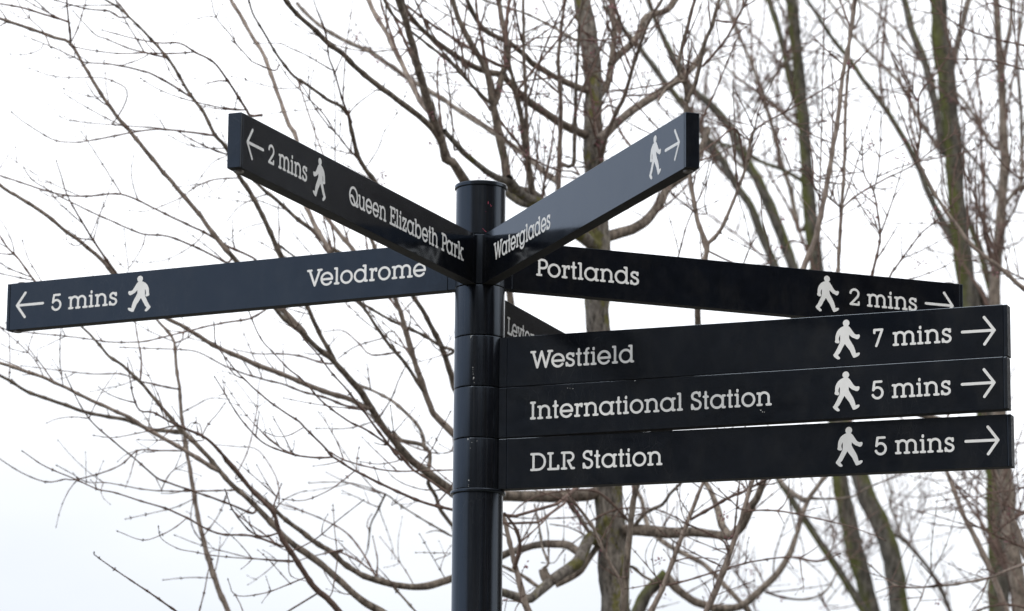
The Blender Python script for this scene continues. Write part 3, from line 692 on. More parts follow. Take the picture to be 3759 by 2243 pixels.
    def shoots(s, count, region, up=(0, 0, 1), L=(.12, .45), rmax=.05, mi=0, rm=1.0):
        """long straight young shoots with paired buds, springing from branches inside an image region"""
        rng = s.rng; x0, y0, x1, y1 = region; c = t_ = 0; up = np.array(up, float)
        while c < count and t_ < count * 60:
            t_ += 1; ri = rng.randint(len(s.rec)); I, Yp, Rm, W = s.rec[ri]; j = rng.randint(len(I))
            if not (x0 < I[j, 0] < x1 and y0 < I[j, 1] < y1) or Rm[j] > rmax or Rm[j] < .0022: continue
            c += 1; LL = (L[0] + (L[1] - L[0]) * rng.rand() ** 1.5) * s.twscale ** .7; n = max(5, int(LL / .02)); r0 = min(Rm[j] * .6, (.0017 + .0016 * rng.rand()) * s.twscale * rm)
            d = unit(up + rng.randn(3) * np.array([.42, .42, .25])); bend = rng.randn(3) * .012 + np.array([0, 0, .02]); P = [W[j]]
            nd_ = set(range(2, n, 2 + rng.randint(2)))
            for i in range(n):
                d = unit(d + bend + (rng.randn(3) * .05 if i in nd_ else 0)); P.append(P[-1] + d * LL / n)
            Rr = np.linspace(r0, r0 * .45, n + 1)
            for i in nd_: Rr[i] *= 1.5
            s.tw.tube(P, Rr, 5, 0); s.tw.bud(P[-1], d, .007 * s.twscale, .0019 * s.twscale)
            for i in nd_:
                side = unit(np.cross(d, rng.randn(3)))
                for sg in (1, -1): s.tw.bud(P[i] + side * sg * r0 * .5, d + side * sg, .0052 * s.twscale, .0016 * s.twscale)
                if rng.rand() < .22: s.twig(P[i], unit(d + side * .8), r0, 1)
    def cluster(s, p, mat_i=2, n=7, sc=1.0):
        rng = s.rng
        for _ in range(n):
            q = p + rng.randn(3) * .006 * sc; s.tw.bud(q, q - p + rng.randn(3) * .003, .009 * sc, .0024 * sc, mat_i)
    def redbuds(s, count, region):
        """small reddish flower clusters at twig points that fall inside an image region"""
        rng = s.rng; x0, y0, x1, y1 = region; c = 0; tries = 0
        while c < count and tries < count * 30:
            tries += 1; ri = rng.randint(len(s.rec)); I, Yp, Rm, W = s.rec[ri]; j = rng.randint(len(I))
            if Rm[j] < .012 and x0 < I[j, 0] < x1 and y0 < I[j, 1] < y1:
                c += 1; d = unit(rng.randn(3)); L = .03 + .05 * rng.rand(); P = [W[j] + d * L * t for t in (0, .5, 1)]
                s.tw.tube(P, [.0014, .0011, .0008], 4, 0); s.cluster(P[-1])
    def finish(s, mats=None):
        o = s.tw.build('twigs', mats or [B_TWIG, B_BUD, B_RED], s.root)
        if o: o['kind'] = 'stuff'

# ---------------------------------------------------------------- the tree behind the post
A1 = Tree('bare_tree', 'bare tree with lichen-spotted trunk directly behind the signpost, branches arching left', 4.6, 11); A1.twp = .17; A1.fat = 1.22
A1.add(0, [(2262, 2420), (2261, 2223), (2255, 2066), (2245, 1950), (2230, 1789), (2222, 1600), (2205, 1300), (2190, 1142), (2200, 900), (2195, 760), (2180, 606), (2177, 455), (2180, 340), (2172, 243), (2155, 91), (2131, -18), (2110, -200), (2070, -420)], 63, 27, B_TRUNK, Y=4.6, name='trunk', ground=(0.85, 4.7), nodes=0, twigs=0, k=28)
LB = lambda z, pts, r0, r1, mat=B_LIMB, dY=0., **kw: A1.add(z, pts, r0, r1, mat, dY, **kw)
# upper trunk limbs (zoom 2)
LB(2, [(1590, 545), (1550, 540), (1430, 490), (1340, 440), (1240, 380), (1180, 320), (1100, 255), (1040, 230), (950, 175), (890, 90), (850, 0), (820, -60)], 24, 13, dY=-.5)
LB(2, [(1580, 820), (1530, 800), (1440, 760), (1350, 700), (1230, 620), (1130, 530), (1060, 455), (990, 440), (900, 410), (800, 350), (650, 240), (560, 160), (480, 60), (440, -30)], 30, 12, dY=-.8)
LB(2, [(1640, 1500), (1560, 1440), (1450, 1350), (1310, 1240), (1200, 1190), (1150, 1150), (1100, 1080)], 42, 27, B_TRUNK, dY=-.7, nodes=0)
LB(2, [(1150, 1150), (1105, 1120), (1080, 1000), (1050, 850), (1020, 700), (1000, 600), (985, 490), (940, 380), (870, 260), (800, 120), (760, -10), (745, -60)], 30, 15, dY=-.2)
LB(2, [(1020, 620), (1045, 520), (1065, 440), (1090, 380), (1090, 250), (1060, 120), (1035, -20)], 23, 15, dY=.1, nodes=0)
LB(2, [(1110, 1105), (1000, 1060), (870, 960), (780, 870), (710, 790)], 20, 14, B_TRUNK, dY=-.3, nodes=0)
LB(2, [(1300, 1240), (1180, 1225), (1090, 1160), (1050, 1110)], 30, 26, B_TRUNK, nodes=0)
LB(2, [(1350, 1290), (1270, 1180), (1190, 1150), (1110, 1130)], 26, 20, B_TRUNK, nodes=0)
A1.add(2, [(880, 1200), (830, 1090), (760, 980), (715, 960), (700, 870), (660, 770), (620, 640), (590, 550), (560, 440), (520, 280), (480, 130), (430, -10), (410, -80)], 34, 17, B_LIMB, -.5, Y=3.9, ext=tuple(at(1900, 1050, 4.3)))
LB(2, [(690, 860), (620, 760), (540, 690), (420, 600), (300, 510), (200, 430), (100, 330), (0, 255), (-110, 150), (-220, 40), (-290, -70)], 22, 14, dY=-.6)
LB(2, [(610, 670), (550, 580), (480, 440), (410, 300), (360, 200), (290, 80), (240, -30)], 14, 11, B_TAN, dY=.3)
LB(2, [(1400, 1100), (1340, 1060), (1200, 940), (1080, 850), (980, 780), (820, 680), (700, 600), (600, 540), (500, 480), (400, 410), (250, 310), (120, 250), (0, 185), (-120, 90), (-180, 20)], 17, 9, dY=1.6, Y=5.6)
LB(2, [(985, 620), (880, 520), (770, 400), (700, 340), (600, 260), (510, 190), (400, 90), (330, -30)], 9, 6, dY=-.4)
LB(2, [(1250, 1210), (1220, 1000), (1190, 800), (1165, 650), (1130, 500), (1100, 360), (1085, 280)], 19, 9, dY=-.3)
LB(2, [(1225, 1000), (1210, 800), (1205, 600), (1195, 400), (1190, 150), (1188, -20)], 11, 7, B_TAN, dY=-.3)
LB(2, [(1385, 1290), (1400, 1130), (1410, 900), (1415, 600), (1400, 350), (1430, 100), (1442, -20)], 15, 8, B_TAN, dY=-.3)
LB(2, [(1490, 1000), (1500, 800), (1510, 500), (1520, 300), (1530, 100), (1550, -20)], 11, 6, dY=-.3)
LB(2, [(1650, 990), (1670, 900), (1720, 750), (1800, 580), (1870, 350), (1950, 130), (2040, -20)], 14, 7, B_TAN, dY=-.7)
LB(2, [(1650, 950), (1640, 880), (1600, 740), (1560, 650), (1550, 600)], 6, 3, B_TWIG, dY=-.3)
LB(2, [(1640, 860), (1740, 760), (1850, 670), (1950, 600), (2060, 530), (2144, 470), (2230, 380), (2290, 300)], 29, 20, dY=.4)
LB(2, [(1650, 580), (1700, 500), (1725, 360), (1740, 200), (1720, -20)], 24, 17, dY=.1, nodes=0)
LB(2, [(1715, 400), (1760, 340), (1840, 270), (1900, 180), (1935, 100), (2060, 60), (2120, -20)], 26, 18, dY=.2, nodes=0)
LB(0, [(2200, 880), (2250, 862), (2321, 843), (2380, 802), (2421, 749), (2444, 697), (2479, 667), (2530, 630), (2570, 560), (2600, 470)], 22, 12, dY=.3, nodes=0)
LB(2, [(1530, 1060), (1480, 1035), (1400, 1030), (1300, 990), (1150, 900), (1020, 780), (960, 720), (940, 680)], 5.5, 2.5, B_TWIG, dY=-1.2, Y=3.2)
LB(2, [(1560, 650), (1450, 620), (1330, 590)], 3.5, 1.6, B_TWIG, dY=-.3)
LB(2, [(1370, 320), (1200, 290), (1030, 262)], 3.5, 1.6, B_TWIG, dY=-.3)
LB(2, [(1350, 565), (1290, 570), (1180, 575), (1100, 590), (980, 565)], 3.6, 1.6, B_TWIG, dY=-.2)
LB(2, [(1800, 580), (1950, 570), (2060, 510), (2144, 430), (2210, 340)], 5, 2, B_TWIG, dY=-.3)
LB(2, [(1870, 330), (1810, 200), (1750, 60), (1745, -20)], 5, 2.5, B_TWIG, dY=-.3)
LB(2, [(1880, 320), (1930, 250), (1990, 180), (2040, 60)], 4, 2, B_TWIG, dY=-.2)
LB(2, [(1700, 640), (1640, 700), (1610, 720), (1700, 560), (1750, 320)], 5, 3, B_TWIG, dY=-.3)
LB(2, [(1600, 1015), (1500, 1010), (1380, 1012), (1180, 1030)], 3.5, 1.6, B_TWIG, dY=-.3)
LB(2, [(1312, 1190), (1315, 1050), (1318, 880)], 4, 1.6, B_TWIG, dY=-.3)
LB(2, [(500, 485), (420, 420), (320, 340), (190, 240), (145, 180)], 5, 2, B_TWIG, dY=-.4)
LB(2, [(508, 302), (420, 295), (180, 285)], 2.6, 1.3, B_TWIG, dY=-.2)
LB(2, [(775, 910), (765, 860), (760, 760), (740, 550), (710, 370), (690, 280), (650, 220), (600, 120)], 5, 2, B_TWIG, dY=-.3)
LB(2, [(1480, 790), (1560, 500), (1640, 330), (1700, 230), (1750, 150)], 6, 4, B_TAN, dY=-.5)
LB(2, [(1620, 260), (1550, 180), (1500, 100), (1340, -10)], 4, 2, B_TWIG, dY=-.3)
LB(2, [(1500, 240), (1380, 170), (1200, 80), (1000, 20), (930, -10)], 7, 5, dY=.8)
# left of centre, leaving the sign (zoom 2 and 1)
A1.add(2, [(310, 1130), (270, 1070), (230, 1020), (190, 950), (150, 800), (130, 700), (80, 640), (0, 600), (-110, 520), (-200, 460), (-290, 350), (-375, 210), (-450, 80), (-480, -20)], 13, 4, B_LIMB, -.6, Y=3.6, ext=tuple(at(1880, 1150, 4.2)))
LB(2, [(150, 740), (100, 620), (40, 420), (10, 340), (-5, 200), (-60, 60), (-90, -30)], 6, 2.5, B_TWIG, dY=-.3)
LB(2, [(50, 980), (48, 820), (50, 640), (40, 440)], 2.8, 1.6, B_TWIG, dY=-.2, Y=3.0)
LB(2, [(280, 1100), (200, 980), (130, 900), (60, 810), (0, 750), (-80, 640), (-150, 520), (-260, 400)], 5.5, 2, B_TWIG, dY=-.4)
LB(2, [(240, 1010), (310, 900), (350, 790), (390, 740), (450, 640), (480, 560)], 2.4, 1.2, B_TWIG, dY=-.3)
LB(1, [(1640, 345), (1520, 275), (1430, 235), (1390, 215), (1260, 215)], 3, 1.3, B_TWIG, dY=-.2)
LB(1, [(1660, 655), (1600, 560), (1520, 480), (1440, 400), (1370, 300)], 3, 1.5, B_TWIG, dY=-.2)
LB(1, [(1590, 540), (1440, 550), (1300, 570)], 1.8, 1, B_TWIG, dY=-.2)
LB(1, [(1480, 435), (1400, 440), (1300, 420), (1220, 395), (1150, 380)], 1.8, 1, B_TWIG, dY=-.2)
LB(1, [(1480, 425), (1525, 400), (1530, 385)], 2.2, 1, B_TWIG)
LB(1, [(1360, 350), (1260, 310), (1240, 295), (1180, 230), (1140, 170), (1070, 85), (1045, -10)], 3.2, 1.6, B_TWIG, dY=-.2)

# long limbs of the left half (zoom 5 first: the thick bases beside the pole)
A1.add(0, [(2215, 1800), (2150, 1818), (2050, 1822), (1950, 1822), (1850, 1820), (1760, 1815), (1663, 1806)], 22, 20, B_LIMB, -.3, nodes=0)
LB(5, [(1165, 895), (1100, 850), (1040, 800), (960, 740), (880, 650), (810, 560), (760, 480), (700, 390), (620, 300), (560, 235), (490, 180), (420, 110), (330, 40), (280, -20), (200, -120), (120, -220), (60, -290)], 23, 8, dY=-.9, nodes=95)
LB(5, [(740, 480), (640, 430), (520, 395), (380, 335), (260, 290), (150, 245), (0, 180), (-100, 120), (-180, 70), (-260, 30), (-330, -40), (-490, -155), (-570, -250), (-680, -345), (-750, -395), (-880, -500), (-1030, -590), (-1079, -625), (-1140, -680)], 11.5, 7, B_TAN, dY=-.7)
LB(5, [(575, 235), (520, 140), (480, 60), (440, -30), (380, -150), (320, -270), (240, -430), (170, -570), (110, -660), (40, -810), (-14, -872)], 9.5, 8, dY=-.5)
A1.add(5, [(1165, 605), (1080, 520), (1060, 490), (1020, 380), (960, 200), (920, 60), (895, -20), (840, -160), (770, -330), (740, -400)], 15, 7, B_TAN, -.4, Y=3.9, ext=tuple(at(2150, 1700, 4.5)))
LB(5, [(1015, 390), (930, 260), (830, 140), (730, -10), (660, -120), (610, -190), (560, -300)], 8, 6, dY=-.3)
A1.add(5, [(1168, 370), (1140, 270), (1110, 180), (1060, 80), (1010, -10), (950, -100), (900, -200)], 14, 9, B_LIMB, -.3, Y=4.2, ext=tuple(at(2100, 1600, 4.6)))
LB(5, [(1170, 195), (1100, 170), (1020, 120), (880, 55), (780, 0), (680, -60), (560, -130), (420, -240), (300, -330)], 7, 4, dY=-.5)
LB(5, [(1040, 800), (1045, 760), (1050, 700), (1010, 660), (910, 640), (870, 600)], 9, 9, nodes=0)
LB(5, [(1025, 680), (1010, 600), (960, 530), (840, 430), (690, 360)], 8, 5, dY=.4)
LB(5, [(1040, 850), (1080, 920), (1100, 980), (1160, 1060)], 9, 8, dY=.1, nodes=0)
LB(5, [(740, 480), (640, 470), (540, 430), (420, 398), (320, 360), (220, 335), (120, 305), (10, 258), (-90, 205), (-180, 190), (-380, 182), (-480, 178)], 5, 2, B_TWIG, dY=-.4)
LB(5, [(900, 200), (760, 215), (700, 160), (620, 95), (530, 100)], 4, 2, B_TWIG, dY=.5)
LB(5, [(560, 260), (500, 250), (400, 220), (300, 210), (200, 210), (80, 190)], 4.5, 2, B_TWIG, dY=.5)
LB(5, [(1165, 1115), (1100, 1080), (1030, 1040), (910, 965), (830, 905), (680, 855), (550, 845), (455, 850)], 4.5, 1.6, B_LIMB, dY=.4)
LB(5, [(830, 905), (790, 990), (755, 1060), (740, 1180), (700, 1260)], 5, 2, B_LIMB, dY=.3)
LB(5, [(1000, 300), (870, 100), (820, 130), (690, 170), (600, 230)], 4, 2, B_TWIG, dY=.5)
# sharp brown shoots nearer to the post, reaching left
SH = dict(Y=2.6)
A1.add(5, [(1170, 925), (1040, 830), (960, 780), (880, 690), (740, 590), (640, 540), (510, 440), (420, 340), (350, 285), (270, 200), (210, 130), (150, -5), (110, -100)], 5.5, 2, B_TWIG, -.5, Y=2.9, ext=tuple(at(2200, 1750, 4.5)))
A1.add(5, [(1170, 985), (1030, 950), (930, 910), (800, 850), (680, 790), (570, 720), (540, 685), (430, 575), (400, 545), (300, 480), (200, 400), (95, 300), (30, 220), (-10, 160), (-20, 60)], 6.5, 2, B_TWIG, -.5, Y=2.8, ext=tuple(at(2200, 1780, 4.5)))
LB(5, [(1165, 785), (1000, 790), (840, 788), (650, 745), (540, 690)], 3, 3, B_TWIG, dY=0, Y=2.7)
LB(5, [(900, 730), (800, 600), (720, 490), (640, 390), (560, 300), (500, 220), (430, 140), (360, 50), (330, -20)], 5.5, 2, B_TWIG, dY=-.4, Y=3.0)
LB(5, [(990, 785), (1060, 680), (1110, 580), (1150, 500)], 2.8, 1.6, B_TWIG, dY=-.2)
LB(5, [(790, 540), (860, 430), (900, 330), (942, 245)], 3.4, 2, B_TWIG, dY=-.2)
LB(5, [(882, 690), (870, 600), (855, 470)], 2.8, 1.6, B_TWIG, dY=-.2)
LB(5, [(790, 540), (650, 578), (490, 580)], 2.6, 1.4, B_TWIG, dY=-.2)
LB(5, [(890, 740), (800, 757), (710, 745)], 2.4, 1.3, B_TWIG, dY=-.2)
LB(5, [(685, 785), (690, 730), (698, 680)], 2.4, 1.4, B_TWIG)
LB(5, [(672, 795), (560, 880), (430, 935), (325, 930)], 2.8, 1.4, B_TWIG, dY=-.2)
LB(5, [(430, 572), (350, 615), (290, 620), (232, 597)], 2.2, 1.3, B_TWIG, dY=-.2)
LB(5, [(572, 722), (480, 725), (360, 705), (240, 660), (170, 600), (90, 500), (25, 390), (-14, 328)], 4.2, 2, B_TWIG, dY=-.3)
LB(5, [(860, 962), (900, 935), (938, 915)], 2, 1.2, B_TWIG)
LB(5, [(1160, 690), (1060, 700), (900, 640), (780, 550)], 3, 2, B_TWIG)

# the arching limb low on the left, from below the frame (zooms 5 and 4)
A1.add(6, [(960, 560), (900, 520), (850, 600), (800, 700), (700, 770), (610, 830), (550, 885), (480, 945), (400, 945), (270, 905), (150, 870), (20, 800)], 46, 28, B_TRUNK, -.6, nodes=0, label='mossy limb curving left beneath the boards')
LB(6, [(610, 840), (580, 800), (560, 745)], 42, 34, nodes=0, label='dark sawn-off stub')
LB(6, [(800, 620), (740, 578), (680, 570), (550, 570), (420, 600), (270, 650), (180, 700)], 24, 20, dY=.2, nodes=0)
LB(6, [(940, 590), (890, 660), (830, 750), (750, 810), (650, 860)], 20, 18, nodes=0)
LB(5, [(1200, 1310), (1150, 1325), (1060, 1355), (970, 1365), (880, 1355), (780, 1330), (700, 1300), (620, 1245), (560, 1190), (480, 1140), (400, 1080), (320, 1020), (270, 970), (180, 890), (110, 820), (40, 740), (10, 690)], 16, 6, dY=-.6, nodes=85, attach=260)
A1.add(5, [(960, 1600), (830, 1500), (740, 1450), (675, 1400), (600, 1330), (520, 1260), (440, 1200), (380, 1160), (310, 1095), (230, 1010), (140, 920), (70, 860), (0, 780), (-75, 690), (-180, 590), (-250, 510), (-340, 400), (-390, 345), (-470, 270), (-540, 220), (-600, 150), (-670, 80), (-760, -30)], 17, 4, B_LIMB, -.5, Y=3.7, ext=tuple(at(2262, 2600, 4.6)), nodes=90)
A1.add(4, [(1790, 1620), (1690, 1500), (1620, 1420), (1560, 1370), (1480, 1250), (1400, 1130), (1370, 1050), (1350, 990), (1250, 890), (1190, 810), (1100, 705), (1020, 630), (920, 580), (835, 545), (760, 500), (690, 490), (655, 400), (632, 262)], 15, 2, B_TWIG, -.7, Y=3.3, ext=tuple(at(2262, 2700, 4.6)))
A1.add(4, [(1200, 1640), (1130, 1484), (1080, 1370), (1030, 1220), (1005, 1120), (980, 1010), (955, 870), (930, 720), (905, 560), (890, 400), (870, 260), (862, 150), (830, 100), (780, 45), (740, -30)], 13, 5, B_TAN, -.3, Y=4.3, ext=tuple(at(2262, 3100, 4.6)))
LB(4, [(1080, 790), (1000, 740), (900, 680), (830, 640), (740, 590), (640, 525), (540, 480), (410, 420), (330, 380), (210, 325), (90, 285), (0, 255), (-60, 240)], 9, 6, B_TAN, dY=-.3)
LB(4, [(910, 600), (800, 590), (740, 585), (640, 540), (520, 520), (410, 495), (330, 465), (240, 435), (130, 395), (60, 350), (0, 318), (-60, 280)], 9, 6, dY=-.4)
LB(4, [(1310, -5), (1240, 35), (1120, 55), (1000, 80), (840, 120), (700, 150), (540, 152), (460, 140), (300, 120), (130, 105), (45, 95), (-30, 60)], 4.2, 2, B_TWIG, dY=-.3, Y=3.1)
LB(4, [(870, 155), (930, 130), (948, 112)], 4, 2, B_TWIG)
LB(4, [(1180, 885), (1000, 890), (830, 890), (700, 880), (540, 850), (430, 845), (350, 800), (285, 765)], 3.4, 1.6, B_TWIG, dY=-.3)
LB(4, [(1400, 1165), (1250, 1112), (1100, 1105), (1010, 1070), (930, 1025), (820, 975), (700, 940), (560, 895), (480, 880), (370, 830), (225, 768), (115, 695)], 5, 2, B_TWIG, dY=-.3)
LB(4, [(900, 690), (790, 690), (680, 690), (600, 760), (500, 800), (370, 835), (325, 830), (230, 845), (110, 800), (0, 730), (-40, 690)], 3.2, 2, B_TWIG, dY=-.3)
LB(4, [(1372, 1100), (1300, 1115), (1230, 1080), (1150, 980), (1125, 910), (1115, 885)], 4, 2, B_TWIG, dY=-.3)
LB(4, [(1250, 1000), (1150, 960), (1000, 905), (840, 850), (770, 820), (680, 740), (540, 625), (440, 530), (370, 410), (325, 315)], 5, 2, B_TWIG, dY=-.6)
LB(4, [(1455, 1235), (1250, 1225), (1060, 1210), (960, 1190), (880, 1175), (800, 1125), (785, 1070)], 3, 1.3, B_TWIG, dY=-.3)
LB(4, [(1700, 1180), (1540, 1215), (1440, 1240), (1250, 1222), (1095, 1185), (1000, 1160), (870, 1110)], 3, 1.4, B_TWIG, dY=-.2)
A1.add(4, [(900, 1510), (870, 1484), (765, 1410), (630, 1320), (480, 1215), (465, 1200)], 4.4, 2, B_TWIG, -.4, Y=2.4, ext=tuple(at(1500, 2800, 3.9)), twigs=0)
LB(4, [(970, 1540), (1010, 1400), (1030, 1290), (1050, 1230)], 3, 2, B_TWIG, Y=3.6, twigs=0)
LB(4, [(1050, 1320), (940, 1318), (810, 1330)], 2.4, 1.4, B_TWIG, dY=-.2)
LB(4, [(1480, 1330), (1410, 1360), (1290, 1400), (1165, 1405), (1130, 1330)], 2.8, 1.6, B_TWIG, dY=-.3)
LB(4, [(1165, 1405), (1190, 1450), (1210, 1510)], 2.6, 1.6, B_TWIG)
LB(4, [(925, 1025), (850, 1080), (740, 1130), (680, 1128), (585, 1090)], 2.4, 1.3, B_TWIG, dY=-.2)
LB(4, [(965, 925), (870, 970), (770, 995), (625, 1028)], 2.4, 1.3, B_TWIG, dY=-.2)
LB(4, [(1350, 985), (1370, 920), (1392, 860)], 4, 2, B_TWIG)
LB(4, [(1010, 1110), (1070, 1030), (1110, 950), (1125, 905)], 2.6, 1.4, B_TWIG)
LB(4, [(695, 345), (700, 240), (685, 150), (670, 60), (660, -40)], 4, 2, B_TWIG)
LB(4, [(215, 325), (180, 250), (105, 170), (0, 80)], 2.4, 1.5, B_TWIG)
LB(4, [(45, 345), (48, 250), (45, 110), (30, 60)], 2.4, 1.3, B_TWIG)
LB(4, [(885, 385), (800, 370), (740, 355), (690, 345), (600, 310), (460, 310), (320, 295), (110, 270)], 4, 1.4, B_TWIG, dY=-.2)
LB(4, [(905, 500), (980, 460), (1040, 430), (1130, 435)], 2.6, 1.4, B_TWIG)
LB(4, [(1000, 620), (1030, 560), (1070, 515), (1110, 460)], 2.4, 1.3, B_TWIG)
LB(4, [(1000, 610), (990, 560), (950, 550), (925, 580)], 2.2, 1.4, B_TWIG)
LB(4, [(870, 565), (700, 600), (560, 625), (470, 615)], 2.8, 1.3, B_TWIG)
LB(4, [(1000, 640), (830, 640), (690, 635)], 2.4, 1.3, B_TWIG)
LB(4, [(800, 885), (845, 800), (915, 752)], 2.6, 1.4, B_TWIG)
LB(4, [(770, 820), (800, 885)], 2.2, 1.4, B_TWIG, twigs=0)
LB(4, [(1165, 825), (1230, 680), (1270, 500), (1280, 380), (1300, 290)], 2.6, 1.3, B_TWIG, dY=.4)
LB(4, [(1380, 960), (1370, 830), (1280, 690), (1170, 670), (1060, 660)], 2.4, 1.2, B_TWIG, dY=.4)
LB(4, [(1430, 1180), (1430, 1240), (1440, 1310), (1530, 1340)], 2.6, 1.4, B_TWIG)
LB(5, [(965, 1345), (900, 1240), (805, 1120)], 2.2, 1.2, B_TWIG, dY=.2)
LB(5, [(1120, 1315), (1060, 1210), (1000, 1105)], 2.2, 1.2, B_TWIG, dY=-.2)
LB(5, [(1150, 1200), (1050, 1195), (985, 1195)], 2, 1.2, B_TWIG)
LB(5, [(785, 1310), (790, 1230), (768, 1120)], 3.4, 1.8, B_TWIG)
LB(5, [(360, 1190), (480, 1130), (600, 1030), (720, 935)], 3, 1.6, B_TWIG, dY=-.4)
LB(5, [(565, 1390), (590, 1230), (580, 1100), (570, 965)], 2.6, 1.4, B_TWIG)
LB(5, [(860, 1355), (920, 1420), (1000, 1510)], 5, 4, B_LIMB)
LB(5, [(780, 1310), (720, 1200), (640, 1100), (540, 1040), (420, 990), (300, 950)], 4, 2, B_TWIG, dY=.3)
LB(5, [(560, 1190), (600, 1190), (700, 1240), (790, 1310)], 4, 2.5, B_TWIG)

# left half above the Velodrome board (zoom 1)
A1.add(1, [(1500, 1640), (1330, 1460), (1250, 1380), (1170, 1290), (1085, 1195), (985, 1060), (910, 970), (768, 805), (640, 645), (600, 600), (510, 480), (425, 340), (348, 215), (270, 185), (130, 135), (0, 92), (-60, 70)], 12, 6, B_TAN, -.5, Y=3.4, attach=0)
LB(1, [(348, 215), (345, 150), (338, 90), (330, -10)], 5.5, 3, B_TWIG, dY=-.1)
LB(1, [(1240, 575), (1220, 545), (1130, 400), (1060, 310), (965, 257), (890, 215), (780, 212), (640, 185), (510, 150)], 6, 1.8, B_TWIG, dY=-.4, Y=3.2)
LB(1, [(965, 257), (850, 265), (700, 262), (580, 265), (400, 240), (350, 225)], 3, 2, B_TWIG, dY=-.1)
A1.add(1, [(1480, 1480), (1440, 1380), (1390, 1270), (1320, 1110), (1250, 970), (1190, 880), (1120, 730), (1065, 670), (1010, 560), (930, 450), (840, 300), (720, 165), (640, 85), (600, 45), (490, -20)], 13, 4, B_LIMB, -.4, Y=3.7, attach=0)
LB(1, [(640, 85), (610, 45), (560, -15)], 4, 2.4, B_TWIG)
A1.add(1, [(1640, 1250), (1580, 1150), (1530, 1050), (1490, 930), (1470, 690), (1430, 620), (1395, 520), (1350, 390), (1300, 260), (1250, 180), (1200, 90), (1150, 10), (1135, -30)], 10, 8, B_TAN, .3, Y=4.4, attach=0)
LB(1, [(1754, 1300), (1680, 1250), (1620, 1215), (1560, 1150), (1480, 1090), (1370, 990), (1280, 915), (1200, 800)], 10, 7, dY=-.2, Y=3.8)
LB(1, [(1800, 1340), (1750, 1240), (1690, 1170), (1620, 1080), (1560, 980)], 10, 8, B_TAN, Y=4.0)
LB(1, [(1130, 1300), (1100, 1290), (960, 1220), (830, 1170), (720, 1160), (655, 1140), (400, 1025), (240, 940), (160, 890), (120, 835)], 5, 2, B_TWIG, dY=-.4, Y=3.2)
LB(1, [(1265, 1285), (1120, 1215), (1010, 1150), (860, 1080), (760, 1030), (600, 962), (430, 972), (330, 968), (230, 945), (60, 890), (0, 870), (-40, 850)], 5, 3, B_TWIG, dY=-.2)
LB(1, [(640, 1440), (530, 1290), (450, 1170), (372, 1040), (330, 960), (300, 860), (280, 800)], 7, 2, B_TWIG, dY=-.3, Y=3.1)
LB(1, [(230, 1460), (170, 1390), (90, 1280), (40, 1230), (0, 1170), (-40, 1110)], 5, 3, B_TWIG, Y=3.0)
LB(1, [(240, 1460), (200, 1385), (140, 1280), (112, 1195)], 2.4, 1.4, B_TWIG, Y=3.0)
LB(1, [(600, 960), (535, 855), (470, 755), (405, 655)], 2.6, 1.5, B_TWIG, dY=-.1)
LB(1, [(450, 1172), (490, 1070), (520, 1000), (550, 915)], 2.4, 1.3, B_TWIG)
LB(1, [(410, 1200), (380, 1218), (335, 1200), (325, 1150)], 2.2, 1.3, B_TWIG, twigs=0)
LB(1, [(450, 1172), (410, 1200)], 2.4, 1.6, B_TWIG, twigs=0)
LB(1, [(1068, 672), (940, 655), (800, 640), (700, 648), (630, 660), (480, 690), (370, 705), (260, 690), (130, 612), (60, 558)], 5, 1.6, B_TWIG, dY=-.4)
LB(1, [(800, 635), (650, 625), (480, 612), (335, 595), (300, 578)], 3, 1.3, B_TWIG, dY=-.1)
LB(1, [(1190, 880), (1060, 890), (960, 930), (910, 970), (850, 1000), (730, 1045), (645, 1043)], 3.4, 1.2, B_TWIG, dY=-.2)
LB(1, [(835, 290), (740, 265), (640, 240), (520, 190), (470, 170), (365, 58)], 4, 1.6, B_TWIG, dY=-.2)
LB(1, [(945, 480), (850, 420), (760, 370), (710, 353), (575, 322), (420, 308), (370, 285), (240, 225), (125, 180)], 5, 1.6, B_TWIG, dY=-.3)
LB(1, [(600, 325), (700, 290), (745, 262)], 2.4, 1.6, B_TWIG)
LB(1, [(640, 85), (590, 85), (540, 55), (420, 42), (240, -10)], 4, 2, B_TWIG)
LB(1, [(338, 108), (220, 72), (110, 38), (0, 18), (-40, 10)], 5, 3, B_TWIG)
LB(1, [(348, 215), (385, 140), (430, -10)], 3, 2, B_TWIG)
LB(1, [(250, 235), (210, 150), (130, 75), (75, -20)], 2.6, 1.6, B_TWIG, Y=3.0)
LB(1, [(635, 1345), (625, 1240), (615, 1140)], 2, 1.2, B_TWIG, twigs=0)
LB(1, [(720, 1162), (700, 1230), (635, 1330), (600, 1310), (565, 1270)], 2.2, 1.3, B_TWIG, twigs=0)
LB(1, [(1010, 1152), (960, 1210), (840, 1280), (730, 1300), (660, 1295)], 2.2, 1.2, B_TWIG)
LB(1, [(1300, 1105), (1210, 1130), (1120, 1200)], 1.8, 1, B_TWIG)
LB(1, [(1260, 998), (1180, 995), (1040, 975)], 1.8, 1, B_TWIG)
LB(1, [(1125, 735), (990, 730), (900, 705), (840, 672)], 2.8, 1.3, B_TWIG)
LB(1, [(1130, 770), (1060, 800), (1000, 870), (960, 930)], 2, 1.3, B_TWIG)
LB(1, [(1215, 545), (1110, 535), (1010, 515), (880, 480), (780, 440), (700, 390)], 3, 1.3, B_TWIG, dY=-.2)
LB(1, [(600, 420), (500, 385), (280, 380), (150, 340)], 2.4, 1.3, B_TWIG, Y=3.2)
LB(1, [(510, 482), (440, 475), (380, 460), (320, 440)], 2, 1.1, B_TWIG)
LB(1, [(780, 210), (850, 370), (900, 420)], 2, 1.2, B_TWIG)
LB(1, [(200, 245), (130, 270), (55, 268)], 2, 1.1, B_TWIG)
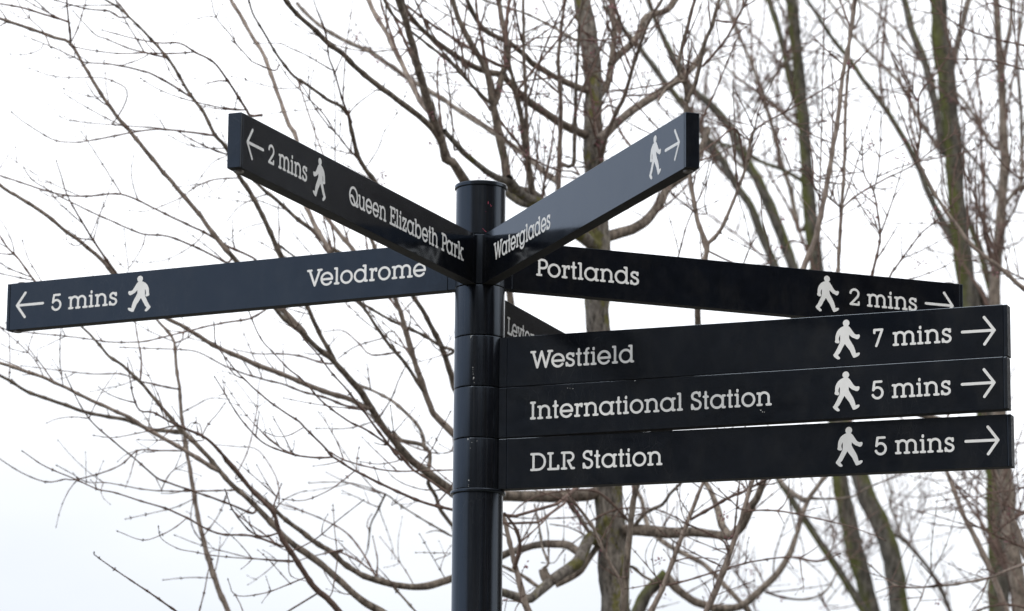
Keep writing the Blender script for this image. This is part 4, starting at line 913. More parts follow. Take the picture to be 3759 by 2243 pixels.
# limbs right of the trunk, below the boards (zoom 6)
LB(6, [(1080, 480), (1160, 470), (1300, 475), (1450, 490), (1600, 485), (1750, 500), (1880, 510), (1960, 440), (2010, 330), (2060, 250), (2110, 120), (2150, 20)], 44, 24, B_LIMB, dY=-.4, nodes=0, label='thick horizontal limb under the stacked boards')
LB(6, [(1850, 480), (1820, 440), (1790, 330), (1750, 220), (1700, 130), (1650, 40)], 22, 15, dY=.2, nodes=0)
LB(6, [(1190, 730), (1260, 790), (1340, 830)], 9, 8)
LB(6, [(730, 240), (800, 350), (870, 460), (900, 510)], 14, 12, nodes=0)
LB(6, [(1600, 395), (1750, 310), (1850, 250), (1970, 200), (2100, 130), (2250, 60)], 9, 6, B_TWIG, dY=-.4, Y=3.0)
LB(6, [(1200, 450), (1280, 350), (1400, 290), (1450, 220), (1520, 150), (1570, 90)], 13, 9, dY=-.3, nodes=0)
LB(6, [(1180, 430), (1110, 350), (1000, 240), (900, 190), (700, 195), (500, 240), (400, 300), (330, 380)], 9, 4, B_TWIG, dY=-.4, Y=3.2)
LB(6, [(900, 405), (1060, 330), (1200, 315), (1330, 322), (1400, 340), (1500, 385)], 6, 4, B_TWIG, Y=3.0)
LB(6, [(1210, 390), (1270, 340), (1330, 322)], 4, 3, B_TWIG, twigs=0)
LB(6, [(600, 700), (560, 600), (540, 480), (500, 290)], 8, 6, dY=.4, Y=5.0)
LB(6, [(860, 510), (830, 490), (740, 450), (620, 430)], 5, 3, B_TWIG)
LB(6, [(860, 375), (790, 380), (540, 390), (330, 380)], 4.5, 3, B_TWIG, Y=4.9)
LB(6, [(520, 865), (400, 780), (270, 720)], 11, 9)
LB(6, [(850, 500), (700, 620), (640, 700), (560, 700)], 4, 2.5, B_TWIG, Y=5.0)
LB(6, [(1120, 1039), (1160, 1010), (1175, 970)], 5, 3, B_TAN, twigs=0)
A1.shoots(26, (1350, 100, 2500, 1150), (-.3, 0, 1), (.35, .95), rm=2.1); A1.shoots(30, (1300, -100, 2500, 1150), (-1, 0, .3)); A1.shoots(24, (1300, -100, 2500, 1150), (1, 0, .4)); A1.shoots(125, (1200, -200, 2500, 1150), (-.15, 0, 1)); A1.shoots(26, (0, 0, 1250, 1700), (-1, -.1, .5), (.12, .30)); A1.shoots(26, (600, 1200, 1660, 2300), (-.7, 0, .7), (.08, .3)); A1.shoots(26, (1850, 1200, 2900, 2300), (.1, 0, 1), (.1, .35))
A1.redbuds(60, (1250, 0, 2500, 700)); A1.redbuds(10, (1900, 1850, 2400, 2200))
A1.finish()

# ---------------------------------------------------------------- young shoots in front of the tree, low centre
A2 = Tree('sapling', 'slender tan shoots rising in front of the lichen-spotted trunk below the boards', 2.6, 23)
gx, gy = at(2360, 2243, 2.9)[0], 2.9
SH2 = lambda pts, r0, r1, Y, **kw: A2.add(6, pts, r0, r1, kw.pop('mat', B_TAN), kw.pop('dY', -.1), Y=Y, ground=(gx + kw.pop('gxo', 0), gy), name=kw.pop('name', 'stem'), **kw)
SH2([(1120, 1080), (1135, 900), (1140, 800), (1165, 560), (1178, 430), (1200, 250), (1222, 170), (1240, 60)], 29, 18, 3.2, mat=B_LIMB, gxo=-.05)
SH2([(1300, 1080), (1400, 880), (1490, 640), (1560, 450), (1620, 300), (1680, 150), (1720, 40)], 20, 12, 2.9)
SH2([(1690, 1080), (1770, 900), (1870, 640), (1960, 370), (2030, 130), (2060, 20)], 24, 14, 2.7, gxo=.05)
SH2([(475, 1080), (430, 970), (390, 820), (350, 650), (300, 440), (270, 350), (180, 200)], 26, 12, 3.0, gxo=-.2)
L2 = lambda z, pts, r0, r1, mat=B_TWIG, dY=-.15, **kw: A2.add(z, pts, r0, r1, mat, dY, **kw)
L2(6, [(360, 735), (400, 600), (380, 480), (330, 400), (290, 350)], 17, 9)
L2(6, [(1430, 858), (1550, 830), (1750, 770), (1920, 720), (2100, 680), (2320, 660), (2500, 690), (2640, 640)], 7.5, 4, dY=-.2)
L2(6, [(1960, 345), (2100, 330), (2250, 340), (2487, 390), (2700, 440), (2870, 500), (2960, 540)], 7, 3, dY=-.2)
L2(6, [(1862, 640), (1840, 560), (1700, 480), (1560, 420), (1500, 380)], 7.5, 4)
L2(6, [(1150, 800), (1090, 800), (1000, 735)], 5, 3)
L2(6, [(1135, 990), (1110, 850), (1050, 740), (960, 560), (900, 430), (800, 300), (735, 230)], 15, 10, mat=B_TAN)
L2(6, [(1745, 930), (1720, 880), (1680, 830)], 4, 2.4)
L2(6, [(1400, 860), (1350, 790), (1330, 650), (1360, 550)], 4, 2.4)
L2(6, [(1770, 930), (1900, 880), (2040, 825)], 3.6, 2)
L2(6, [(1480, 660), (1475, 580), (1468, 540)], 4.5, 3)
L2(6, [(2000, 330), (1940, 320), (1890, 270), (1820, 240), (1700, 180)], 5, 3)
L2(6, [(420, 1000), (400, 975), (270, 965)], 6, 3)
L2(6, [(1600, 400), (1590, 360), (1520, 250), (1500, 160)], 4, 3)
A2.shoots(10, (1850, 1700, 3200, 2243), (-1, 0, .3)); A2.shoots(12, (1850, 1700, 3200, 2243)); A2.redbuds(8, (1800, 1750, 2900, 2243))
A2.finish()

# ---------------------------------------------------------------- the loop-limbed tree right of centre bottom
A3 = Tree('bare_tree', 'dark bare tree low right of centre with a sawn stub and a limb sweeping up', 8.0, 31)
A3.add(6, [(1190, 1120), (1230, 1039), (1290, 920), (1400, 800), (1425, 775)], 50, 42, B_GREEN, 0, Y=6.6, name='trunk', ground=(at(2300, 2243, 6.6)[0], 6.6), nodes=0, label='short mossy trunk with a sawn top')
L3 = lambda z, pts, r0, r1, mat=B_LIMB, dY=.2, **kw: A3.add(z, pts, r0, r1, mat, dY, **kw)
L3(6, [(1430, 800), (1520, 900), (1600, 960), (1700, 1000), (1800, 1022), (1950, 1003), (2080, 900), (2200, 780), (2290, 640), (2350, 480), (2390, 340), (2440, 230), (2500, 150), (2600, 30)], 33, 16, nodes=0)
L3(7, [(745, 500), (640, 430), (560, 340), (500, 250)], 22, 14, nodes=0)
L3(7, [(760, 492), (960, 495), (1130, 480), (1250, 410), (1400, 350), (1520, 310)], 10, 5)
L3(6, [(2020, 1060), (1950, 980), (1820, 840), (1700, 720), (1560, 640), (1400, 550), (1300, 440), (1250, 250), (1210, 180), (1180, 100)], 20, 16, dY=.4, nodes=0)
L3(7, [(660, 958), (740, 972), (850, 985), (930, 960), (980, 870), (980, 750), (930, 560), (870, 430), (820, 340), (790, 280)], 6, 4, mat=B_TWIG)
L3(7, [(640, 500), (660, 620), (690, 740)], 7, 5, mat=B_TWIG)
L3(7, [(450, 1230), (420, 1120), (375, 1020)], 4, 2, mat=B_TWIG)
L3(7, [(60, 1355), (200, 1220), (350, 1145)], 5, 2.5, mat=B_TWIG)
L3(7, [(600, 1020), (700, 1065)], 3, 1.6, mat=B_TWIG)
L3(7, [(870, 1240), (900, 1300), (960, 1400)], 8, 6, mat=B_TWIG, Y=9.0)
L3(7, [(480, 1240), (600, 1275), (740, 1290), (870, 1260), (960, 1180), (1010, 1080)], 10, 7, Y=11.0, dY=1)
L3(7, [(200, 1060), (300, 1200), (380, 1400)], 8, 6, Y=9.5, mat=B_TWIG)
A3.shoots(14, (2200, 1700, 3300, 2300), (1, 0, .3)); A3.shoots(26, (2200, 1700, 3300, 2300)); A3.redbuds(14, (2600, 1900, 3200, 2243))
A3.finish()

# ---------------------------------------------------------------- greenish trunks on the right, farther back
def gz(px, Y): return (at(px, 2243, Y)[0], Y)
T1 = Tree('algae_covered_tree', 'algae-green trunk rising past the middle of the Portlands board', 12.5, 41, 'algae-green trees behind the boards on the right'); T1.twscale = 1.5
T1.add(0, [(3230, 2400), (3201, 2243), (3178, 2160), (3155, 2075), (3135, 2000), (3113, 1903), (3095, 1820), (3085, 1754), (3060, 1500), (3020, 1180), (2996, 963), (2970, 741), (2954, 519), (2936, 296), (2916, 74), (2900, -30), (2880, -220), (2850, -500)], 33, 20, B_GREEN, 0, Y=12.5, name='trunk', ground=gz(3330, 12.7), nodes=0, twigs=0)
l1 = lambda z, pts, r0, r1, mat=B_GREEN, dY=.3, **kw: T1.add(z, pts, r0, r1, mat, dY, **kw)
l1(3, [(640, 520), (600, 420), (570, 270), (530, 120), (490, 0), (470, -60)], 19, 14, nodes=0)
l1(3, [(700, 1080), (640, 1140), (600, 950), (550, 800), (500, 600), (450, 450), (400, 300), (330, 150), (270, -20)], 14, 9, B_LIMB, nodes=90, dY=1)
l1(3, [(660, 900), (560, 840), (450, 800), (350, 740), (150, 680), (60, 640)], 12, 7, nodes=0)
l1(3, [(700, 660), (600, 600), (500, 500), (380, 420), (230, 290), (120, 180), (0, 60)], 9, 4, B_LIMB, dY=1)
l1(3, [(640, 560), (720, 500), (740, 560), (690, 650)], 3, 2, B_TWIG)
l1(3, [(660, 240), (560, 330), (460, 450), (410, 560)], 10, 6, B_LIMB)
T1.shoots(9, (2459, 200, 3800, 2300), (-.2, 0, 1), (.5, 1.4), rm=2.2); T1.shoots(14, (2459, -200, 3800, 2300), (-1, 0, .35)); T1.shoots(12, (2459, -200, 3800, 2300), (1, 0, .35)); T1.shoots(68, (2459, -200, 3800, 2300), (.05, 0, 1)); T1.redbuds(20, (2459, 0, 3100, 900)); T1.finish()

T2 = Tree('algae_covered_tree', 'leaning yellow-green trunk low on the right, branching up-left behind the forward right board', 13.5, 42, 'algae-green trees behind the boards on the right'); T2.twscale = 1.6
T2.add(0, [(3350, 2420), (3304, 2243), (3288, 2120), (3272, 2040), (3252, 1975), (3215, 1895), (3180, 1820), (3155, 1750), (3080, 1520), (2990, 1230), (2911, 986), (2874, 875), (2830, 764), (2785, 667), (2733, 578), (2674, 460), (2607, 385), (2533, 319), (2459, 185), (2400, 60), (2360, -60)], 42, 9, B_GREENR, .6, Y=13.3, name='trunk', ground=gz(3400, 13.4), nodes=0, twigs=0)
l2 = lambda z, pts, r0, r1, mat=B_GREEN, dY=.3, **kw: T2.add(z, pts, r0, r1, mat, dY, **kw)
l2(3, [(640, 1560), (560, 1420), (510, 1300), (450, 1150), (400, 1020), (330, 920), (260, 800), (170, 670), (100, 560), (0, 440), (-80, 330), (-200, 180), (-330, 30)], 26, 14, B_GREENR, dY=.6, Y=13.6, nodes=0)
l2(3, [(330, 920), (240, 830), (200, 760), (120, 720)], 9, 6, B_LIMB)
l2(3, [(450, 900), (330, 800), (260, 720), (180, 640), (40, 560)], 9, 5, B_LIMB, dY=1)
l2(3, [(290, 620), (380, 530), (500, 360), (640, 260), (720, 120), (790, 0)], 6, 3, B_LIMB, dY=-.5)
l2(3, [(520, 1330), (380, 1200), (200, 1070), (60, 1000), (0, 960)], 6, 4, B_TWIG, dY=.6)
l2(7, [(1540, 820), (1650, 940), (1760, 1080), (1830, 1200), (1920, 1420)], 14, 18, B_LIMB, nodes=0, Y=13.6)
l2(7, [(1530, 830), (1490, 700), (1440, 560), (1440, 450), (1410, 320), (1390, 200)], 13, 9, B_LIMB, nodes=0)
l2(7, [(1600, 860), (1590, 790), (1600, 650), (1700, 600), (1760, 560)], 6, 4, B_TWIG)
l2(7, [(1500, 750), (1380, 810), (1250, 880), (1180, 960), (1130, 1110), (1060, 1250)], 9, 6, B_TWIG, Y=11.5)
T2.shoots(9, (2459, 200, 3800, 2300), (-.2, 0, 1), (.5, 1.4), rm=2.2); T2.shoots(14, (2459, -200, 3800, 2300), (-1, 0, .35)); T2.shoots(12, (2459, -200, 3800, 2300), (1, 0, .35)); T2.shoots(68, (2459, -200, 3800, 2300), (.05, 0, 1)); T2.redbuds(20, (2459, 0, 3300, 900)); T2.finish()

T3 = Tree('algae_covered_tree', 'upright forked dark trunk left of the far right edge, green on its flank', 11.5, 43, 'algae-green trees behind the boards on the right'); T3.twscale = 1.5
T3.add(0, [(3672, 2420), (3667, 2243), (3665, 2066), (3660, 1926), (3652, 1833), (3653, 1735), (3620, 1500), (3580, 1250), (3558, 1100), (3540, 990), (3524, 852), (3508, 700), (3500, 519), (3484, 380), (3468, 250), (3452, 148), (3444, -20), (3430, -250), (3420, -500)], 40, 30, B_GREEN, 0, Y=11.5, name='trunk', ground=gz(3680, 11.5), nodes=0, twigs=0)
l3 = lambda z, pts, r0, r1, mat=B_GREEN, dY=.3, **kw: T3.add(z, pts, r0, r1, mat, dY, **kw)
l3(3, [(1385, 760), (1350, 740), (1330, 600), (1300, 450), (1260, 300), (1200, 150), (1160, 0), (1140, -60)], 26, 17, B_GREENR, nodes=0, dY=.6)
l3(3, [(1380, 540), (1390, 430), (1400, 330), (1440, 150), (1480, 0), (1500, -60)], 22, 14, B_LIMB, nodes=0)
l3(3, [(1500, 1450), (1480, 1360), (1400, 1180), (1330, 1060), (1270, 930), (1210, 780), (1120, 620), (1040, 500), (960, 400), (870, 270), (790, 170), (680, 0), (650, -50)], 23, 9, B_GREENR, Y=11.0, nodes=0)
l3(3, [(1260, 320), (1130, 160), (1030, 70), (920, -10)], 9, 6, B_LIMB)
l3(3, [(1340, 740), (1300, 690), (1250, 620), (1150, 430), (1060, 330), (930, 200), (780, -10)], 11, 6, B_LIMB, dY=1)
l3(3, [(1640, 1560), (1580, 1400), (1540, 1250), (1490, 1120), (1440, 1000)], 22, 18, B_GREEN, Y=12.2, nodes=0)
l3(3, [(1460, 1130), (1530, 1070), (1600, 1090), (1640, 1140)], 6, 5, B_LIMB)
l3(3, [(1430, 700), (1530, 820), (1600, 920), (1640, 990)], 9, 7, B_LIMB)
l3(7, [(2400, 700), (2300, 610), (2180, 500), (2080, 400), (1980, 300), (1900, 240)], 9, 7, B_LIMB)
l3(7, [(2220, 640), (2150, 620), (1960, 580), (1800, 570), (1640, 600)], 8, 4, B_TWIG)
T3.shoots(9, (2459, 200, 3800, 2300), (-.2, 0, 1), (.5, 1.4), rm=2.2); T3.shoots(14, (2459, -200, 3800, 2300), (-1, 0, .35)); T3.shoots(12, (2459, -200, 3800, 2300), (1, 0, .35)); T3.shoots(60, (2459, -200, 3800, 2300), (.05, 0, 1)); T3.redbuds(14, (3200, 0, 3759, 1100)); T3.finish()

T4 = Tree('algae_covered_tree', 'slim dark trunk close to the far right edge, rising straight with a side fork', 11.0, 44, 'algae-green trees behind the boards on the right'); T4.twscale = 1.5
T4.add(0, [(3790, 2420), (3748, 2243), (3730, 2110), (3715, 2020), (3704, 1926), (3698, 1833), (3690, 1735), (3670, 1500), (3655, 1240), (3650, 1075), (3668, 870), (3681, 704), (3690, 593), (3684, 519), (3680, 371), (3668, 185), (3656, -10), (3640, -250)], 34, 12, B_LIMB, 0, Y=10.8, name='trunk', ground=gz(3800, 10.8), nodes=0, twigs=0)
l4 = lambda z, pts, r0, r1, mat=B_LIMB, dY=.3, **kw: T4.add(z, pts, r0, r1, mat, dY, **kw)
l4(3, [(1645, 560), (1640, 420), (1665, 250), (1690, 100), (1690, -20)], 15, 10, nodes=0)
l4(3, [(1640, 740), (1590, 720), (1530, 610), (1470, 520), (1420, 460)], 11, 8)
l4(3, [(1650, 1020), (1700, 960), (1740, 900), (1740, 560), (1720, 300), (1745, 60), (1750, -30)], 11, 7)
l4(3, [(1610, 1340), (1640, 1170), (1700, 1050), (1754, 920), (1800, 850)], 8, 6, B_TWIG, dY=-.4)
l4(7, [(2470, 1380), (2440, 1230), (2360, 1080), (2340, 960), (2370, 860)], 22, 18, nodes=0, Y=11.6)
T4.shoots(9, (2459, 200, 3800, 2300), (-.2, 0, 1), (.5, 1.4), rm=2.2); T4.shoots(14, (2459, -200, 3800, 2300), (-1, 0, .35)); T4.shoots(12, (2459, -200, 3800, 2300), (1, 0, .35)); T4.shoots(44, (2459, -200, 3800, 2300), (.05, 0, 1)); T4.redbuds(8, (3400, 0, 3759, 1100)); T4.finish()

T5 = Tree('bare_tree', 'thin dark green trunk leaning down-right under the stacked boards', 12.0, 45); T5.twscale = 1.4
T5.add(7, [(1300, 1500), (1230, 1380), (1100, 1170), (1000, 1020), (900, 870), (800, 720), (720, 600), (640, 470), (560, 350), (480, 200), (400, 60)], 36, 24, B_GREEN, 0, Y=12.0, name='trunk', ground=gz(3330, 12.0), nodes=0, twigs=0)
l5 = lambda z, pts, r0, r1, mat=B_TWIG, dY=.3, **kw: T5.add(z, pts, r0, r1, mat, dY, **kw)
l5(7, [(920, 940), (1000, 925), (1100, 900), (1230, 912)], 6, 4)
l5(7, [(760, 660), (830, 720), (950, 780), (1060, 820), (1200, 825)], 5, 3)
l5(7, [(1020, 1050), (1100, 980), (1250, 850), (1420, 680), (1600, 590)], 5, 3)
T5.shoots(14, (2600, 1500, 3400, 2300)); T5.finish()

# tree just outside the right edge: tan shoots reach into the frame
A6 = Tree('bare_tree', 'bare tree beyond the right edge sending long tan shoots across the right side', 4.5, 51)
rx = at(4150, 2243, 4.8)[0]
A6.add(0, [(4150, 2243), (4140, 1900), (4130, 1500), (4100, 1000), (4120, 500), (4100, 0)], 60, 34, B_TRUNK, 0, Y=4.8, name='trunk', ground=(rx, 4.8), nodes=0, twigs=0)
l6 = lambda z, pts, r0, r1, mat=B_TWIG, dY=-.1, **kw: A6.add(z, pts, r0, r1, mat, dY, **kw)
e1 = tuple(at(4130, 1700, 4.8)); e2 = tuple(at(4110, 900, 4.8)); e3 = tuple(at(4140, 2300, 4.8))
l6(3, [(1900, 1530), (1754, 1430), (1640, 1330), (1500, 1220), (1410, 1100), (1350, 1020), (1300, 940), (1220, 780)], 14, 7, B_TAN, Y=4.2, ext=e1)
l6(3, [(1222, 785), (1240, 650), (1230, 500), (1260, 430), (1330, 350), (1380, 270), (1395, 180)], 6, 3)
l6(3, [(1222, 490), (1130, 460), (1010, 430)], 3, 1.6)
l6(3, [(1225, 495), (1205, 460), (1205, 430)], 6, 4)
l6(3, [(1754, 345), (1600, 300), (1430, 292), (1280, 290), (1215, 290), (1130, 230)], 5, 2, Y=3.9, ext=e2)
l6(3, [(1754, 225), (1600, 190), (1480, 150), (1390, 100), (1310, 30), (1270, -30)], 5.5, 3, Y=3.9, ext=e2)
l6(3, [(1754, 70), (1640, 30), (1590, 15), (1500, 45), (1400, 20)], 3.5, 2, Y=3.9, ext=e2)
l6(3, [(1640, 330), (1540, 380), (1400, 405), (1240, 380)], 3, 1.6)
l6(7, [(2560, 990), (2487, 1015), (2380, 1050), (2200, 1120), (2000, 1160), (1850, 1180), (1650, 1195), (1500, 1185), (1400, 1130), (1250, 1000)], 14, 4, B_TAN, Y=4.0, ext=e3)
l6(7, [(2560, 910), (2487, 880), (2300, 800), (2150, 730), (2060, 680), (1990, 610), (1920, 540)], 11, 3, Y=4.0, ext=e3)
l6(7, [(2500, 950), (2450, 780), (2410, 680), (2350, 550), (2300, 400), (2260, 300), (2220, 200)], 28, 18, B_TAN, Y=4.9, ext=e3)
l6(7, [(2420, 1500), (2350, 1380), (2300, 1250), (2220, 1050), (2150, 900), (2080, 760), (2000, 600), (1940, 440), (1880, 290), (1830, 170)], 26, 16, B_TAN, Y=5.4, ext=tuple(at(3900, 3300, 4.8)))
l6(7, [(2200, 1130), (2150, 1270), (2080, 1380)], 6, 3)
l6(7, [(1700, 1195), (1680, 1270), (1610, 1400)], 6, 3)
l6(7, [(1850, 1180), (1780, 1120), (1650, 985)], 6, 2.5)
l6(7, [(1550, 1190), (1450, 1185), (1330, 1230)], 6, 3)
l6(7, [(2250, 770), (2350, 690), (2487, 615), (2560, 580)], 7, 5)
l6(7, [(2560, 640), (2487, 605), (2400, 570), (2200, 490), (2050, 480), (1960, 490), (1800, 515)], 7, 3, Y=4.3, ext=e1)
l6(7, [(2560, 400), (2487, 410), (2300, 440), (2180, 460), (1990, 560), (1870, 600)], 6, 3, Y=4.3, ext=e1)
l6(7, [(2560, 1370), (2380, 1330), (2250, 1340), (2100, 1380)], 9, 6, Y=4.6, ext=e3)
l6(3, [(1850, 1440), (1750, 1380), (1620, 1320), (1500, 1290), (1450, 1290)], 5, 2.5, Y=4.4, ext=e1)
l6(3, [(1640, 1330), (1550, 1100), (1500, 950), (1430, 760)], 5, 2.5)
l6(3, [(1435, 1420), (1430, 1150), (1400, 1000), (1405, 880), (1430, 760)], 4.5, 3, Y=5.2)
l6(3, [(1430, 765), (1500, 740), (1590, 650), (1620, 500)], 3, 1.5)
l6(3, [(1840, 760), (1754, 880), (1700, 860), (1640, 800), (1590, 740)], 5, 3, Y=4.4, ext=e2)

# upright tan shoots standing on a limb of that tree, hidden behind the stacked boards
l6(0, [(3636, 1690), (3600, 1640), (3500, 1560), (3200, 1480), (2900, 1440), (2600, 1460), (2480, 1440)], 14, 9, B_LIMB, dY=-1.0, nodes=0)
A7 = A6
def s7(pts, r0, r1, Y, gxo, **kw):
    x0, y0 = 2459 + pts[0][0] / 1.3492, pts[0][1] / 1.3492
    A6.add(3, pts, r0, r1, kw.pop('mat', B_TAN), -.1, Y=Y, ext=tuple(at(x0 + 25, 1465, 3.5)), **kw)
s7([(640, 1400), (665, 1320), (720, 1180), (760, 1000), (800, 780), (830, 600), (860, 350), (890, 200), (920, 0), (930, -60)], 15, 9, 3.3, -.05)
s7([(825, 1420), (832, 1340), (850, 1030), (865, 800), (870, 520), (885, 330), (890, 180), (915, -30)], 10, 7, 3.6, .05)
s7([(160, 1360), (175, 1280), (182, 1215), (140, 1100), (110, 950), (98, 860), (100, 700), (60, 560)], 14, 9, 3.1, -.1)
s7([(735, 1400), (738, 1200), (742, 930), (750, 700), (755, 450), (765, 50), (768, -30)], 4, 3, 3.8, .0, mat=B_TWIG)
s7([(990, 1420), (1005, 1350), (1040, 1180), (1030, 1060), (1010, 950), (960, 850), (950, 650)], 7, 2, 3.0, .15, mat=B_TWIG)
s7([(1080, 1400), (1100, 1350), (1180, 1240), (1250, 1150), (1330, 1085), (1450, 960)], 5, 3, 3.4, .1, mat=B_TWIG)
l7 = lambda z, pts, r0, r1, mat=B_TWIG, dY=-.1, **kw: A7.add(z, pts, r0, r1, mat, dY, **kw)
l7(3, [(182, 1212), (250, 1140), (320, 980), (370, 850), (400, 700), (420, 640)], 10, 7, B_TAN)
l7(3, [(420, 642), (500, 590), (560, 560), (680, 490), (830, 400), (910, 318), (1060, 175)], 5, 2.4)
l7(3, [(420, 642), (380, 560), (320, 440)], 4, 2.4)
l7(3, [(420, 642), (450, 520), (520, 380), (560, 280), (620, 230), (690, 210)], 3.4, 2)
l7(3, [(372, 830), (330, 640), (230, 700), (150, 760)], 6, 4)
l7(3, [(850, 1032), (780, 970), (720, 930), (690, 850), (620, 830)], 5, 3)
l7(3, [(850, 1032), (930, 965), (1060, 890), (1200, 820), (1330, 720), (1500, 590)], 5, 2.2)
l7(3, [(1040, 1165), (1100, 1000), (1155, 820)], 4, 2)
l7(3, [(1010, 950), (1030, 850), (1045, 700), (1045, 560)], 3.4, 1.8)
l7(3, [(1040, 1165), (1000, 1060), (940, 1020)], 3, 1.6)
l7(3, [(760, 1010), (700, 900), (660, 860), (600, 840), (510, 900)], 4, 2)
l7(3, [(500, 1300), (490, 1200), (460, 1100), (450, 975)], 4, 2, Y=3.1)
l7(3, [(360, 1320), (390, 1240), (425, 1180)], 4, 2.4, Y=3.1)
l7(3, [(730, 1240), (600, 1190), (560, 1270), (440, 1310)], 3.4, 1.8)
l7(3, [(40, 1280), (90, 1100), (190, 880), (230, 700)], 4, 2, Y=3.1)
l7(3, [(780, 600), (600, 620), (500, 640), (430, 560), (320, 460)], 3, 1.6)
l7(3, [(130, 1060), (60, 1000), (0, 950)], 4, 2.4)
l7(3, [(185, 1060), (170, 1000), (190, 880)], 3, 2)
# dark forked shoots at the top, behind the tip of the forward right board
l7(3, [(100, 830), (85, 600), (85, 500), (130, 400), (170, 220), (210, 120), (250, -20)], 15, 9, B_LIMB, nodes=0)
l7(3, [(85, 500), (75, 400), (40, 340), (100, 80), (130, -20)], 12, 8, B_LIMB, nodes=0)
l7(3, [(165, 325), (280, 190), (380, 0), (400, -40)], 7, 5, B_TWIG)
l7(3, [(80, 400), (0, 420), (-60, 500)], 9, 6, B_LIMB, nodes=0)
A6.shoots(30, (2459, -100, 3800, 2300), (-1, 0, .25)); A6.shoots(20, (2459, -100, 3800, 2300), (1, 0, .4)); A6.shoots(110, (2459, -100, 3800, 2300), (-.1, 0, 1)); A6.redbuds(20, (2459, 0, 3759, 2243)); A6.finish()

# ================================================================== TREES FURTHER OFF (seen blurred on the right, and mirrored in the boards)
def grow_tree(seed, H):
    """one whole bare tree in local coordinates: trunk, limbs, fine twigs"""
    rng = np.random.RandomState(seed); TR, LM, TW = Tubes(), [], Tubes()
    def chain(p, d, L, r0, r1, n, up, jit):
        P = [np.array(p, float)]; d = unit(np.array(d, float))
        for i in range(n):
            d = unit(d + np.array([0, 0, up]) + rng.randn(3) * jit); P.append(P[-1] + d * L / n)
        return np.array(P), np.linspace(r0, r1, n + 1)
    P, Rr = chain((0, 0, 0), (rng.randn() * .05, rng.randn() * .05, 1), H * .8, .012 * H, .002 * H, 22, .05, .035)
    TR.tube(P, Rr, 9)
    nl = 20
    for i in range(nl):
        t = .16 + .8 * i / nl; j = int(t * 22); az = i * 2.4 + rng.rand()
        L = H * (.44 - .22 * t) * (.7 + .5 * rng.rand())
        Q, Rq = chain(P[j], (math.cos(az), math.sin(az), .75 + t * .5), L, Rr[j] * .55, .0022 * H / 10, 12, .06, .07)
        lm = Tubes(); lm.tube(Q, Rq, 6); LM.append(lm)
        for k_ in range(2, 12):
            for sg in (1, -1):
                dd = unit(Q[min(k_ + 1, 12)] - Q[k_ - 1]); side = unit(np.cross(dd, rng.randn(3)))
                L2_ = L * (.18 + .3 * rng.rand()) * (1 - k_ / 18)
                S_, Rs = chain(Q[k_], dd * .9 + side * .75, L2_, max(Rq[k_] * .5, .004), .0028, 6, .05, .08); TW.tube(S_, Rs, 4)
                for m_ in range(1, 6):
                    for sg2 in (1, -1):
                        if rng.rand() < .8:
                            d3 = unit(S_[min(m_ + 1, 6)] - S_[m_ - 1]); sd = unit(np.cross(d3, rng.randn(3)))
                            U, Ru = chain(S_[m_], d3 + sd * .8, L2_ * (.25 + .3 * rng.rand()), .0032, .0018, 3, .05, .1); TW.tube(U, Ru, 3)
    return TR, LM, TW
def plant(name, label, seed, H, loc, rz, group):
    root = empty(name, loc); root.rotation_euler = (0, 0, rz); tag(root, label, 'tree', group)
    TR, LM, TW = grow_tree(seed, H)
    TR.build('trunk', [B_GREEN], root)
    for lm in LM: lm.build('limb', [B_LIMB], root)
    o = TW.build('twigs', [B_FARTW], root); o['kind'] = 'stuff'
    return root
def copy_tree(src, label, loc, rz, sc, group=None):
    c = src.copy(); COL.objects.link(c); c.location = loc; c.rotation_euler = (0, 0, rz); c.scale = (sc, sc, sc); c['label'] = label
    if group: c['group'] = group
    for ch in src.children:
        d = ch.copy(); COL.objects.link(d); d.parent = c
    return c
GF = 'distant bare trees beyond the right edge'
def fx(px, Y): return (at(px, 2243, Y)[0], Y, 0)
f1 = plant('distant_tree', 'distant bare tree just outside the right edge of the view, the nearer of two', 71, 12.5, fx(4900, 34), .3, GF)
f2 = plant('distant_tree', 'distant bare tree outside the right edge of the view, the farther of two', 72, 13.0, fx(5300, 38), 1.7, GF)
# the belt of trees that closes the view on the right beyond the frame (the boards mirror it)
GB = 'belt of bare trees to the right of the frame'
k = 0
for row, (dist, hh) in enumerate([(17, 1.05), (22, 1.2), (27, 1.35), (33, 1.6)]):
    for az in np.arange(33 + row * 1.7, 68, 6.2):
        a = rad(az); src = f1 if k % 2 else f2
        copy_tree(src, 'bare tree in the belt beyond the right edge of the view', (math.sin(a) * dist, math.cos(a) * dist - 1.0, 0), k * 1.3, hh * (1 + .1 * math.sin(k * 2.1)), GB); k += 1

for i, (az, dist) in enumerate([(-140, 26), (-146.5, 29)]):  # unseen trees, added to darken what the stacked boards mirror
    copy_tree(f1 if i % 2 else f2, 'unseen bare tree added behind the camera on the left to darken the board reflections', (math.sin(rad(az)) * dist, math.cos(rad(az)) * dist, 0), i * 1.9, .78 + .05 * (i % 3), 'unseen bare trees added behind the camera')
